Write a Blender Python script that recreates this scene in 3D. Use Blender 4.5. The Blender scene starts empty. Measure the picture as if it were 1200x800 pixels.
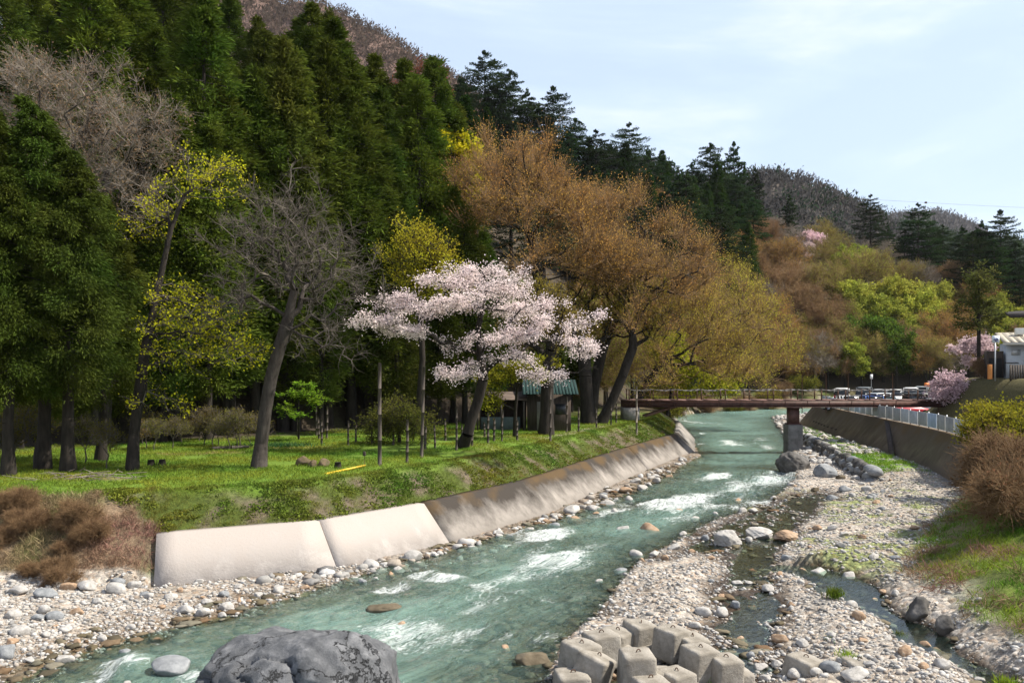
import bpy, bmesh, math, random
import numpy as np
from mathutils import Vector, Matrix

# ------------------------------------------------------------------ camera, sky, sun, exposure
SC = bpy.context.scene
COL = SC.collection
CAM_Z, FPX, HOR = 7.0, 1000.0, 430.0          # eye height, focal length in pixels, horizon row
cam_d = bpy.data.cameras.new("camera")
cam = bpy.data.objects.new("camera", cam_d)
COL.objects.link(cam)
cam.location = (0, 0, CAM_Z)
cam.rotation_euler = (math.radians(90), 0, 0)
cam_d.sensor_width = 36.0
cam_d.lens = 36.0 * FPX / 1200.0
cam_d.shift_y = (HOR - 400.0) / 1200.0
cam_d.clip_start = 0.3
cam_d.clip_end = 6000
SC.camera = cam

SUN_EL, SUN_AZ = math.radians(50), math.radians(2)   # azimuth measured from +X towards +Y
sdir = Vector((math.cos(SUN_EL) * math.cos(SUN_AZ), math.cos(SUN_EL) * math.sin(SUN_AZ), math.sin(SUN_EL)))
world = bpy.data.worlds.new("World")
SC.world = world
world.use_nodes = True
wn, wl = world.node_tree.nodes, world.node_tree.links
wn.clear()
w_out = wn.new("ShaderNodeOutputWorld")
w_bg = wn.new("ShaderNodeBackground")
w_sky = wn.new("ShaderNodeTexSky")
w_sky.sky_type = 'NISHITA'
w_sky.sun_disc = False
w_sky.sun_elevation = SUN_EL
w_sky.sun_rotation = math.radians(90) - SUN_AZ
w_sky.air_density = 1.0
w_sky.dust_density = 1.2
w_sky.ozone_density = 1.0
w_bg.inputs["Strength"].default_value = 0.09
w_tc = wn.new("ShaderNodeTexCoord")
w_sep = wn.new("ShaderNodeSeparateXYZ")
wl.new(w_tc.outputs["Generated"], w_sep.inputs[0])
w_mp = wn.new("ShaderNodeMapping")
w_mp.inputs["Rotation"].default_value = (0.0, 0.25, 0.0)
w_mp.inputs["Scale"].default_value = (1.1, 0.9, 4.2)
w_mp.inputs["Location"].default_value = (0.35, 0.1, 0.3)
wl.new(w_tc.outputs["Generated"], w_mp.inputs["Vector"])
w_n = wn.new("ShaderNodeTexNoise")
w_n.inputs["Scale"].default_value = 1.7
w_n.inputs["Detail"].default_value = 9
w_n.inputs["Roughness"].default_value = 0.55
w_n.inputs["Distortion"].default_value = 0.5
wl.new(w_mp.outputs[0], w_n.inputs["Vector"])
w_cr = wn.new("ShaderNodeValToRGB")
w_cr.color_ramp.elements[0].position = 0.36
w_cr.color_ramp.elements[1].position = 0.66
w_cr.color_ramp.elements[0].color = (0.62, 0.62, 0.62, 1)
w_cr.color_ramp.elements[1].color = (1, 1, 1, 1)
wl.new(w_n.outputs["Fac"], w_cr.inputs[0])
w_c2 = wn.new("ShaderNodeValToRGB")
w_c2.color_ramp.elements[0].position = 0.42
w_c2.color_ramp.elements[1].position = 0.62
w_c2.color_ramp.elements[0].color = (6.0, 7.1, 8.8, 1)
w_c2.color_ramp.elements[1].color = (8.6, 8.6, 9.2, 1)
wl.new(w_n.outputs["Fac"], w_c2.inputs[0])
w_mix = wn.new("ShaderNodeMix")
w_mix.data_type = 'RGBA'
w_mix.inputs["B"].default_value = (7.9, 8.9, 9.9, 1)
w_el = wn.new("ShaderNodeMapRange")          # thin cloud low over the valley; unseen sky overhead dimmed to deepen shadows
w_el.interpolation_type = 'SMOOTHSTEP'
w_el.inputs["From Min"].default_value = 0.42
w_el.inputs["From Max"].default_value = 0.72
w_el.inputs["To Min"].default_value = 1.0
w_el.inputs["To Max"].default_value = 0.30
wl.new(w_sep.outputs["Z"], w_el.inputs["Value"])
w_f = wn.new("ShaderNodeMath")
w_f.operation = 'MULTIPLY'
wl.new(w_cr.outputs[0], w_f.inputs[0])
wl.new(w_el.outputs[0], w_f.inputs[1])
wl.new(w_f.outputs[0], w_mix.inputs["Factor"])
wl.new(w_sky.outputs[0], w_mix.inputs["A"])
wl.new(w_c2.outputs[0], w_mix.inputs["B"])
wl.new(w_mix.outputs["Result"], w_bg.inputs["Color"])
wl.new(w_bg.outputs[0], w_out.inputs[0])

sun_d = bpy.data.lights.new("sun", 'SUN')
sun_d.energy = 5.0
sun_d.angle = math.radians(0.5)
sun_d.color = (1.0, 0.925, 0.80)
sun = bpy.data.objects.new("sun", sun_d)
COL.objects.link(sun)
sun.rotation_euler = sdir.to_track_quat('Z', 'Y').to_euler()
sun.location = (60, 20, 80)

SC.view_settings.view_transform = 'Standard'
SC.view_settings.look = 'None'
SC.view_settings.exposure = 0.75
SC.view_settings.gamma = 1.0
SC.cycles.max_bounces = 6
SC.cycles.diffuse_bounces = 2
SC.cycles.glossy_bounces = 2
SC.cycles.transmission_bounces = 3
SC.cycles.transparent_max_bounces = 8
SC.cycles.caustics_reflective = False
SC.cycles.caustics_refractive = False
SC.cycles.use_denoising = True

R = random.Random(7)
NR = np.random.default_rng(11)

# ------------------------------------------------------------------ helpers
def at(px, py, z=0.0):
    "world point seen at photo pixel (px, py) lying on the level z"
    Y = (CAM_Z - z) * FPX / (py - HOR)
    return Vector(((px - 600) * Y / FPX, Y, z))

def atY(px, py, Y):
    return Vector(((px - 600) * Y / FPX, Y, CAM_Z - (py - HOR) * Y / FPX))

def make_mesh(name, V, F, mats=(), smooth=False):
    """V (n,3); F list of int arrays (m,3) or (m,4)"""
    me = bpy.data.meshes.new(name)
    V = np.asarray(V, dtype=np.float32)
    F = [np.asarray(f, dtype=np.int32) for f in F if len(f)]
    me.vertices.add(len(V))
    me.vertices.foreach_set("co", V.ravel())
    if F:
        loops = np.concatenate([f.ravel() for f in F])
        tot = np.concatenate([np.full(len(f), f.shape[1], dtype=np.int32) for f in F])
        st = np.concatenate([[0], np.cumsum(tot)[:-1]]).astype(np.int32)
        me.loops.add(len(loops))
        me.loops.foreach_set("vertex_index", loops)
        me.polygons.add(len(tot))
        me.polygons.foreach_set("loop_start", st)
        me.polygons.foreach_set("loop_total", tot)
        if smooth:
            me.polygons.foreach_set("use_smooth", np.ones(len(tot), dtype=bool))
    for m in mats:
        me.materials.append(m)
    me.update(calc_edges=True)
    me.validate()
    return me

def link(name, data, parent=None, loc=None, rot=None):
    o = bpy.data.objects.new(name, data)
    COL.objects.link(o)
    if parent is not None:
        o.parent = parent
    if loc is not None:
        o.location = loc
    if rot is not None:
        o.rotation_euler = rot
    return o

def tag(o, label, cat, group=None):
    o["label"] = label
    o["category"] = cat
    if group:
        o["group"] = group
    return o

def thing(name, label, cat, loc=(0, 0, 0), rz=0.0, group=None):
    o = link(name, None, None, loc, (0, 0, rz))
    o.empty_display_size = 0.3
    return tag(o, label, cat, group)

def kind(o, k):
    o["kind"] = k
    return o

def copy_tree(o, parent=None):
    c = o.copy()
    COL.objects.link(c)
    if parent is not None:
        c.parent = parent
    for ch in CHILDREN.get(o.name, [ch for ch in o.children]):
        copy_tree(ch, c)
    return c
CHILDREN = {}

class MB:
    "collects simple shapes into ONE mesh"
    def __init__(s):
        s.V, s.F, s.n = [], [], 0
    def add(s, V, F):
        V = np.asarray(V, dtype=float)
        s.V.append(V)
        for f in (F if isinstance(F, list) else [F]):
            s.F.append(np.asarray(f, dtype=int) + s.n)
        s.n += len(V)
        return s
    def box(s, c, size, rz=0.0, M=None, taper=1.0):
        x, y, z = [v / 2 for v in size]
        V = np.array([(-x, -y, -z), (x, -y, -z), (x, y, -z), (-x, y, -z),
                      (-x * taper, -y * taper, z), (x * taper, -y * taper, z), (x * taper, y * taper, z), (-x * taper, y * taper, z)])
        if M is not None:
            V = V @ np.array(M.to_3x3()).T
        elif rz:
            c_, s_ = math.cos(rz), math.sin(rz)
            V = V @ np.array([[c_, s_, 0], [-s_, c_, 0], [0, 0, 1]])
        V = V + np.array(c)
        F = np.array([(0, 3, 2, 1), (4, 5, 6, 7), (0, 1, 5, 4), (1, 2, 6, 5), (2, 3, 7, 6), (3, 0, 4, 7)])
        return s.add(V, F)
    def tube(s, p0, p1, r0, r1=None, sides=8):
        r1 = r0 if r1 is None else r1
        V, F = tubes(np.array([p0]), np.array([p1]), np.array([r0]), np.array([r1]), sides)
        s.add(V, [F])
        b = np.arange(sides)
        s.F.append(np.array([b[::-1]]) + s.n - 2 * sides) if sides == 4 else None
        # caps as triangle fans
        n0 = s.n
        s.V.append(np.array([p0, p1], dtype=float))
        s.n += 2
        o = n0 - 2 * sides
        nb = np.roll(b, -1)
        s.F.append(np.stack([o + nb, o + b, np.full(sides, n0)], 1))
        s.F.append(np.stack([o + sides + b, o + sides + nb, np.full(sides, n0 + 1)], 1))
        return s
    def prism(s, poly, axis_from, axis_to):
        """poly: list of (u,v,w) points, extruded by vector"""
        P = np.array(poly, dtype=float)
        d = np.array(axis_to, dtype=float) - np.array(axis_from, dtype=float)
        n = len(P)
        V = np.vstack([P, P + d])
        i = np.arange(n)
        j = np.roll(i, -1)
        s.add(V, [np.stack([i, j, j + n, i + n], 1)])
        # caps: fan
        k0 = s.n - 2 * n
        for q in range(1, n - 1):
            s.F.append(np.array([[k0, k0 + q + 1, k0 + q]]))
            s.F.append(np.array([[k0 + n, k0 + n + q, k0 + n + q + 1]]))
        return s
    def build(s, name, mat, parent=None, smooth=False, bevel=0.0, loc=None):
        me = make_mesh(name, np.vstack(s.V), s.F, [mat], smooth)
        if bevel:
            bm = bmesh.new()
            bm.from_mesh(me)
            bmesh.ops.remove_doubles(bm, verts=bm.verts, dist=1e-5)
            bmesh.ops.bevel(bm, geom=list(bm.edges), offset=bevel, segments=2, affect='EDGES', profile=0.6, clamp_overlap=True)
            bm.to_mesh(me)
            bm.free()
        return link(name, me, parent, loc)

def tubes(P0, P1, R0, R1, sides):
    n = len(P0)
    d = P1 - P0
    L = np.linalg.norm(d, axis=1, keepdims=True) + 1e-9
    d = d / L
    ref = np.where(np.abs(d[:, 2:3]) > 0.9, np.array([[1.0, 0, 0]]), np.array([[0, 0, 1.0]]))
    u = np.cross(d, ref)
    u /= np.linalg.norm(u, axis=1, keepdims=True) + 1e-9
    v = np.cross(d, u)
    a = np.arange(sides) * 2 * np.pi / sides
    ca, sa = np.cos(a), np.sin(a)
    ring = u[:, None, :] * ca[None, :, None] + v[:, None, :] * sa[None, :, None]
    A = P0[:, None, :] + ring * np.asarray(R0)[:, None, None]
    B = P1[:, None, :] + ring * np.asarray(R1)[:, None, None]
    V = np.concatenate([A, B], axis=1).reshape(-1, 3)
    base = (np.arange(n) * 2 * sides)[:, None]
    i = np.arange(sides)[None, :]
    j = (i + 1) % sides
    F = np.stack([base + i, base + i + sides, base + j + sides, base + j], axis=2).reshape(-1, 4)
    return V, F

def leaves(C, size, elong=1.6, direction=None, flat=0.0, rng=NR, droop=0.0):
    """one folded diamond per centre; direction (n,3) gives the long axis; flat 0..1 tilts normals to vertical"""
    n = len(C)
    d = rng.normal(size=(n, 3)) if direction is None else direction + rng.normal(size=(n, 3)) * 0.35
    if droop:
        d[:, 2] -= droop
    d /= np.linalg.norm(d, axis=1, keepdims=True) + 1e-9
    nn = rng.normal(size=(n, 3))
    nn[:, 2] += flat * 4
    w = np.cross(d, nn)
    w /= np.linalg.norm(w, axis=1, keepdims=True) + 1e-9
    s = np.asarray(size) * rng.uniform(0.6, 1.35, size=n)
    s = s[:, None]
    l = d * s * elong * 0.5
    ww = w * s * 0.5
    V = np.stack([C - l, C + ww - l * 0.1, C + l, C - ww - l * 0.1], axis=1).reshape(-1, 3)
    F = np.arange(4 * n).reshape(n, 4)
    return V, F

# ---- numpy noise
def _h(ix, iy, seed):
    h = (ix.astype(np.int64) * 374761393 + iy.astype(np.int64) * 668265263 + seed * 1442695041) & 0xFFFFFFFF
    h = ((h ^ (h >> 13)) * 1274126177) & 0xFFFFFFFF
    h = (h ^ (h >> 16)) & 0xFFFFFFFF
    return h / 4294967295.0

def vnoise(x, y, seed=0):
    x0, y0 = np.floor(x), np.floor(y)
    fx, fy = x - x0, y - y0
    fx, fy = fx * fx * (3 - 2 * fx), fy * fy * (3 - 2 * fy)
    a, b = _h(x0, y0, seed), _h(x0 + 1, y0, seed)
    c, d = _h(x0, y0 + 1, seed), _h(x0 + 1, y0 + 1, seed)
    return (a * (1 - fx) + b * fx) * (1 - fy) + (c * (1 - fx) + d * fx) * fy - 0.5

def fbm(x, y, scale=1.0, octv=4, seed=0):
    x, y = np.asarray(x, dtype=float) / scale, np.asarray(y, dtype=float) / scale
    r, a = 0, 1.0
    for i in range(octv):
        r = r + a * vnoise(x, y, seed + i * 17)
        x, y, a = x * 2.03 + 3.1, y * 2.03 + 1.7, a * 0.5
    return r

def sstep(a, b, x):
    t = np.clip((x - a) / (b - a), 0, 1)
    return t * t * (3 - 2 * t)

def sdist(x, y, line):
    """signed distance to a polyline (positive on its left) and arc length at the foot"""
    L = np.array(line, dtype=float)
    best = np.full(np.shape(x), 1e18)
    sg = np.zeros(np.shape(x))
    arc = np.zeros(np.shape(x))
    s0 = 0.0
    for i in range(len(L) - 1):
        ax, ay = L[i]
        dx, dy = L[i + 1] - L[i]
        ll = math.hypot(dx, dy)
        t = ((x - ax) * dx + (y - ay) * dy) / (ll * ll)
        lo = -1e9 if i == 0 else 0
        hi = 1e9 if i == len(L) - 2 else 1
        tc = np.clip(t, lo, hi)
        qx, qy = x - (ax + tc * dx), y - (ay + tc * dy)
        d2 = qx * qx + qy * qy
        m = d2 < best
        best = np.where(m, d2, best)
        sg = np.where(m, np.sign(dx * (y - ay) - dy * (x - ax)), sg)
        arc = np.where(m, s0 + tc * ll, arc)
        s0 += ll
    return np.sqrt(best) * np.where(sg == 0, 1, sg), arc

# ------------------------------------------------------------------ materials
def mat_new(name):
    m = bpy.data.materials.new(name)
    m.use_nodes = True
    m.node_tree.nodes.clear()
    return m, m.node_tree.nodes, m.node_tree.links

def N(nodes, typ, **kw):
    n = nodes.new(typ)
    for k, v in kw.items():
        if k in n.inputs.keys():
            n.inputs[k].default_value = v
        else:
            setattr(n, k, v)
    return n

def solid(name, color, rough=0.7, var=0.25, scale=3.0, bump=0.0, bscale=None, metal=0.0, col2=None, objcol=False, spec=0.3, stretch=None):
    "surface with two-scale colour variation and bump"
    m, n, l = mat_new(name)
    out = N(n, "ShaderNodeOutputMaterial")
    p = N(n, "ShaderNodeBsdfPrincipled", Roughness=rough, Metallic=metal)
    p.inputs["Specular IOR Level"].default_value = spec
    tc = N(n, "ShaderNodeTexCoord")
    mp = N(n, "ShaderNodeMapping")
    if stretch:
        mp.inputs["Scale"].default_value = stretch
    l.new(tc.outputs["Object"], mp.inputs["Vector"])
    t1 = N(n, "ShaderNodeTexNoise", Scale=scale, Detail=8, Roughness=0.65)
    l.new(mp.outputs[0], t1.inputs["Vector"])
    c2 = col2 or tuple(min(1, c * (1 + var * 1.2)) for c in color)
    c1 = tuple(c * (1 - var) for c in color) if col2 is None else color
    rp = N(n, "ShaderNodeValToRGB")
    rp.color_ramp.elements[0].position = 0.32
    rp.color_ramp.elements[1].position = 0.68
    rp.color_ramp.elements[0].color = (*c1, 1)
    rp.color_ramp.elements[1].color = (*c2, 1)
    l.new(t1.outputs["Fac"], rp.inputs[0])
    last = rp.outputs[0]
    if objcol:
        oi = N(n, "ShaderNodeObjectInfo")
        mx = N(n, "ShaderNodeMix", data_type='RGBA', blend_type='MULTIPLY')
        mx.inputs["Factor"].default_value = 1
        l.new(last, mx.inputs["A"])
        l.new(oi.outputs["Color"], mx.inputs["B"])
        last = mx.outputs["Result"]
    l.new(last, p.inputs["Base Color"])
    if bump:
        t2 = N(n, "ShaderNodeTexNoise", Scale=bscale or scale * 5, Detail=6, Roughness=0.7)
        l.new(mp.outputs[0], t2.inputs["Vector"])
        b = N(n, "ShaderNodeBump", Strength=bump, Distance=0.05)
        l.new(t2.outputs["Fac"], b.inputs["Height"])
        l.new(b.outputs[0], p.inputs["Normal"])
    l.new(p.outputs[0], out.inputs[0])
    return m

def leaf_mat(name, trans=0.3, var=0.5, hue=None, nscale=0.6):
    "foliage: the object's own colour, varied leaf by leaf and clump by clump"
    m, n, l = mat_new(name)
    out = N(n, "ShaderNodeOutputMaterial")
    oi = N(n, "ShaderNodeObjectInfo")
    geo = N(n, "ShaderNodeNewGeometry")
    mr = N(n, "ShaderNodeMapRange")
    mr.inputs["To Min"].default_value = 1 - var
    mr.inputs["To Max"].default_value = 1 + var
    l.new(geo.outputs["Random Per Island"], mr.inputs["Value"])
    tc = N(n, "ShaderNodeTexCoord")
    nz = N(n, "ShaderNodeTexNoise", Scale=nscale, Detail=3)
    l.new(tc.outputs["Object"], nz.inputs["Vector"])
    hs = N(n, "ShaderNodeHueSaturation")
    mh = N(n, "ShaderNodeMapRange")
    mh.inputs["From Min"].default_value = 0.3
    mh.inputs["From Max"].default_value = 0.7
    mh.inputs["To Min"].default_value = 0.5 - (hue or 0.02)
    mh.inputs["To Max"].default_value = 0.5 + (hue or 0.02)
    l.new(nz.outputs["Fac"], mh.inputs["Value"])
    l.new(mh.outputs[0], hs.inputs["Hue"])
    l.new(mr.outputs[0], hs.inputs["Value"])
    l.new(oi.outputs["Color"], hs.inputs["Color"])
    d = N(n, "ShaderNodeBsdfDiffuse")
    t = N(n, "ShaderNodeBsdfTranslucent")
    l.new(hs.outputs[0], d.inputs["Color"])
    l.new(hs.outputs[0], t.inputs["Color"])
    mx = N(n, "ShaderNodeMixShader", Fac=trans)
    l.new(d.outputs[0], mx.inputs[1])
    l.new(t.outputs[0], mx.inputs[2])
    l.new(mx.outputs[0], out.inputs[0])
    return m

M = {}
M["leaf"] = leaf_mat("spring_leaves", 0.48, 0.35, 0.02)
M["needle"] = leaf_mat("conifer_needles", 0.25, 0.4, 0.025, 0.45)
M["blossom"] = leaf_mat("cherry_blossom", 0.4, 0.22, 0.01)
M["blade"] = leaf_mat("grass_blades", 0.3, 0.5, 0.05, 0.35)
M["bark"] = solid("tree_bark", (0.026, 0.021, 0.017), 0.95, 0.5, 6, 0.8, 18, stretch=(1, 1, 0.25))
M["bark_pale"] = solid("pale_bark", (0.20, 0.17, 0.14), 0.95, 0.45, 3, 0.5, 20)
M["bark_walnut"] = solid("walnut_bark", (0.028, 0.022, 0.018), 0.95, 0.5, 5, 0.8, 16, col2=(0.075, 0.064, 0.055), stretch=(1, 1, 0.3))
M["bark_twig"] = solid("budding_twig_bark", (0.15, 0.092, 0.048), 0.95, 0.4, 1.5, 0.3, 20, col2=(0.26, 0.165, 0.085))
M["bark_grey"] = solid("weathered_branch_bark", (0.10, 0.085, 0.07), 0.95, 0.5, 2, 0.4, 20)
M["conc_new"] = solid("new_concrete", (0.44, 0.40, 0.375), 0.9, 0.16, 1.1, 0.25, 14)
M["conc_old"] = solid("old_concrete", (0.25, 0.23, 0.21), 0.95, 0.45, 1.2, 0.5, 9)
M["conc_block"] = solid("weathered_block_concrete", (0.19, 0.17, 0.14), 0.95, 0.4, 1.6, 0.6, 14, col2=(0.42, 0.39, 0.345))
M["wood"] = solid("grey_weathered_timber", (0.075, 0.062, 0.052), 0.9, 0.4, 5, 0.4, stretch=(1, 1, 0.2))
M["wood_dark"] = solid("dark_timber", (0.05, 0.04, 0.035), 0.9, 0.4, 5, 0.4)
M["iron_red"] = solid("rusty_brown_paint", (0.085, 0.042, 0.035), 0.6, 0.4, 4, 0.2)
M["iron"] = solid("rusted_iron", (0.10, 0.055, 0.035), 0.8, 0.5, 8, 0.3)
M["steel"] = solid("galvanised_steel", (0.42, 0.44, 0.46), 0.5, 0.2, 4, metal=0.3)
# ------------------------------------------------------------------ terrain
TOE = [(-60, 22), (-35, 24), (-20, 25.5), (-14, 26.3), (-11.3, 26.9), (-6, 29.5), (-2.4, 33.8), (2, 41), (9.3, 58), (15.3, 71), (18.2, 85), (22.5, 120), (32, 138), (60, 152), (120, 162)]
WL = [(-20, 8), (-13.5, 15), (-10.9, 19.6), (-10.2, 21.7), (-8, 23.9), (-5.7, 27.5), (-4.9, 29.2), (-2, 33), (2.3, 40), (4.7, 43.75), (9.0, 53), (14.8, 66.7), (18.0, 85), (22.3, 120), (32, 137), (60, 151), (120, 160)]
WR = [(-3, 5), (-0.6, 13), (0.2, 17.5), (0.9, 19.4), (1.2, 21.2), (2.4, 24.1), (3.3, 26.9), (4.5, 30.4), (6.6, 34.1), (9, 38.5), (13.1, 43.75), (17.4, 52), (22.4, 68), (27, 84), (35.6, 117), (45, 129), (66, 138), (120, 146)]
SCH = [(17.6, 50), (16.8, 46.7), (13.6, 41), (9.7, 33.3), (7.7, 28), (6.9, 24.1), (5.9, 21.2), (4.2, 19.0), (1, 17.4)]
POOL = [(10.5, 28.0), (10.65, 26.8), (10.7, 25.3), (10.6, 23.3), (10.55, 21.2), (10.8, 19.2), (10.9, 17)]
BR = [(10.8, 8), (11.6, 15), (11.9, 19), (11.9, 22.6), (12.6, 26.9), (14.6, 31), (18.6, 37), (22.6, 42), (24, 45.3), (26, 56), (29.5, 82), (32, 95), (38, 112), (52, 124), (80, 131), (130, 138)]
RT = [(18, 8), (19, 20), (21, 28), (23, 36), (25.2, 45), (27.7, 56), (31.5, 82), (34, 95), (39.5, 110), (53, 121.5), (81, 128), (130, 135)]
LW = [(21, 50), (22.5, 58), (25.5, 74)]
FOOT = [(-90, 33), (-45, 39), (-26, 43), (-16, 50), (-8, 60), (0, 67), (8.5, 80), (15, 97), (20.5, 122), (31, 141.5), (60, 156), (110, 166), (260, 167)]
CAP = [(-200, 111.8), (0, 91.3), (150, 77.4), (250, 76.6), (300, 64.2), (350, 59.8), (440, 60.6), (500, 65.7), (560, 91.0), (610, 91.4), (660, 81.1), (700, 57.8), (740, 57.3), (800, 56.4), (880, 73), (940, 68), (1000, 54), (1080, 42.0), (1140, 42.1), (1200, 26.0), (1300, 21.4)]
CAPX, CAPY = np.array([c[0] for c in CAP], float), np.array([c[1] for c in CAP], float)

def height(x, y, detail=True):
    x, y = np.asarray(x, float), np.asarray(y, float)
    n1 = fbm(x, y, 2.2, 3, 1)
    n2 = fbm(x, y, 0.55, 2, 5)
    dT, sT = sdist(x, y, TOE)
    dL, _ = sdist(x, y, WL)
    dR, _ = sdist(x, y, WR)
    rr = -dR
    dB, _ = sdist(x, y, BR)
    rb = -dB
    dRT, _ = sdist(x, y, RT)
    rt = -dRT
    # left bank
    nat = sstep(49.1, 47.9, sT)                     # 1 on the unwalled part of the left bank
    wal = np.interp(dT, [0, 0.15, 1.5, 2.0, 3.5, 5, 9], [0.12, -0.1, 1.22, 1.55, 2.58, 2.7, 2.75])
    na = np.interp(dT, [-4, 0, 0.6, 1.8, 3.2, 4.5, 9], [0.2, 0.5, 0.7, 1.75, 2.55, 2.72, 2.75]) + n1 * 0.12
    lb = wal * (1 - nat) + na * nat + np.where(dT > 1.6, n2 * 0.05, 0) * (1 - sstep(4.5, 6, dT) * 0.6)
    beach = np.clip(dL * np.interp(x, [-17, -11], [0.17, 0.06]), -3, np.interp(x, [-17, -12, -8], [0.55, 0.3, 0.12])) + n2 * 0.07 + n1 * 0.05
    left = np.where(dT > 0, lb, np.minimum(beach, np.maximum(lb, 0.4)))
    left = np.where((dT > -0.6) & (dT <= 0), np.minimum(left, np.interp(x, [-14, -11.5], [0.6, 0.06]) + n2 * 0.06), left)
    # bed
    wl_, wr_ = -dL, dR
    w = np.minimum(wl_, wr_)
    bed = -0.62 * (1 - np.exp(-np.maximum(w, 0) / 1.7)) - 0.02
    bed = bed + (n1 * 0.30 + fbm(x, y, 4.5, 2, 8) * 0.42) * sstep(0.3, 2.0, w) + n2 * 0.10
    bed = np.where(y > 62, bed - 0.25, bed)
    # right bar
    rz = 0.10 + 0.05 * np.clip(rr, 0, 9) + n1 * 0.24 + n2 * 0.09
    rz = np.where(rr < 1.2, rz * 0.6 + 0.02, rz)
    dS, _ = sdist(x, y, SCH)
    dS = np.abs(dS)
    dP, _ = sdist(x, y, POOL)
    dP = np.abs(dP)
    wob = n1 * 0.9
    flat = sstep(30.0, 33.5, y) * sstep(47, 42, y) * sstep(0.3, 1.2, rr) * (sdist(x, y, SCH)[0] < 0)
    rz = rz - flat * (0.20 + 0.5 * n1 + 0.25 * n2)
    rz = rz * (1 - 0.86 * np.exp(-((dS + wob) / 1.45) ** 2)) - (0.13 + 0.22 * n2 + 0.2 * n1) * np.exp(-((dS + wob) / 1.25) ** 2)
    rz = rz - (0.72 * np.exp(-((dP + wob * 0.5) / 0.95) ** 2)) * (y < 30)
    # terrace behind the low stone wall
    dW, _ = sdist(x, y, LW)
    ter = sstep(45, 51, y) * sstep(92, 84, y)
    base = np.where((-dW > 0.1), 0.88 + n2 * 0.05, 0.26 + n2 * 0.08 + n1 * 0.1)
    rz = np.where(y > 51, base * ter + rz * (1 - ter), rz * (1 - ter) + (0.3 + 0.5 * sstep(20.5, 22.5, x)) * ter + 0)
    f = np.clip(rb / np.maximum(rb + np.maximum(dRT, 0), 0.01), 0, 1)
    lowb = np.maximum(rz, 0.12) if detail is None else rz
    upper = 2.65 + np.where(y < 44, np.clip(rt, 0, 30) * 0.05, 0) + n1 * 0.08 * (y < 47)
    fz = np.where(y < 43, f ** 0.8, f)
    wallz = rz + (np.minimum(rz, 0.65) - rz) * np.clip(f / 0.22, 0, 1) + np.clip((f - 0.22) / 0.78, 0, 1) * 1.85
    right = np.where(rb > 0, np.where(dRT > 0, np.where(y > 46, wallz, rz * (1 - fz) + 2.65 * fz) + np.where(y < 43, n1 * 0.35 * np.sin(np.pi * fz), 0), upper), rz)
    hs = sstep(34, 37.6, x) * sstep(76, 70, y) * sstep(30, 46, y) * 3.5
    right = right + np.where(rt > 0, hs, 0)
    z = np.where(dL > 0, left, np.where(dR > 0, bed, right))
    # hillside
    dF, _ = sdist(x, y, FOOT)
    pxx = np.where(y > 5, 600 + 1000 * x / np.maximum(y, 5), np.where(x < 0, -400, 1400))
    cap = np.interp(pxx, CAPX, CAPY)
    d = np.maximum(dF, 0)
    steep = np.interp(pxx, [-200, 300, 450, 750, 900], [0.85, 0.9, 1.05, 1.0, 0.7])
    hill = cap * (1 - np.exp(-steep * np.maximum(d - 2.5, 0) / cap)) * (1 - 0.45 * sstep(60, 190, d)) + 0.06 * np.minimum(d, 2.5)
    z = z + np.where(dF > 0, hill + fbm(x, y, 14, 3, 9) * 2.2 * sstep(2, 15, d), 0)
    return z

def H(x, y):
    return float(height(np.array([x]), np.array([y]))[0])

_PX = np.arange(-200, 1320, 5.0)
_YS = np.concatenate([np.arange(44, 150, 0.75), np.arange(150, 420, 1.5)])
_PG, _YG = np.meshgrid(_PX, _YS, indexing="ij")
_HG = height((_PG - 600) * _YG / FPX, _YG)
_DF = sdist((_PG - 600) * _YG / FPX, _YG, FOOT)[0]

def on_hill(px, py, hh):
    "first point on the hillside whose tree of half height hh is centred on photo pixel (px, py)"
    i = int(round((px + 200) / 5.0))
    if i < 0 or i >= len(_PX):
        return None
    g = _HG[i] + hh - (CAM_Z - (py - HOR) * _YS / FPX)
    ok = (g > 0) & (_DF[i] > 2.0)
    if not ok.any():
        return None
    k = int(np.argmax(ok))
    Y = _YS[k] if k == 0 or _DF[i][k - 1] <= 2.0 else _YS[k] - (_YS[k] - _YS[k - 1]) * g[k] / max(1e-6, g[k] - g[k - 1])
    return float((px - 600) * Y / FPX), float(Y)

def crest(px):
    "distance and height of the hill's outline as seen along one column"
    i = int(np.clip(round((px + 200) / 5.0), 0, len(_PX) - 1))
    e = (_HG[i] - CAM_Z) / _YS
    k = int(np.argmax(e > e.max() * 0.965))
    return float(_YS[k]), float(_HG[i][k]), float(HOR - FPX * e[k])

def graded(lo, a, b, hi, step, grow=1.12, maxs=80):
    "coordinates fine between a and b, growing coarser outwards"
    mid = list(np.arange(a, b, step))
    l, s, v = [], step, a
    while v > lo:
        s = min(s * grow, maxs)
        v -= s
        l.append(v)
    r, s, v = [], step, mid[-1]
    while v < hi:
        s = min(s * grow, maxs)
        v += s
        r.append(v)
    return np.array(l[::-1] + mid + r)

def grid_faces(nx, ny):
    i = np.arange(nx - 1)[None, :] + np.arange(ny - 1)[:, None] * nx
    return np.stack([i, i + 1, i + 1 + nx, i + nx], axis=2).reshape(-1, 4)

gx = graded(-2600, -17, 31, 2600, 0.20, 1.05, 120)
gy = graded(-600, 15, 60, 3200, 0.20, 1.035, 120)
GX, GY = np.meshgrid(gx, gy)
GZ = height(GX, GY)
tV = np.stack([GX.ravel(), GY.ravel(), GZ.ravel()], 1)
ground_me = make_mesh("ground", tV, [grid_faces(len(gx), len(gy))], (), True)

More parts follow.
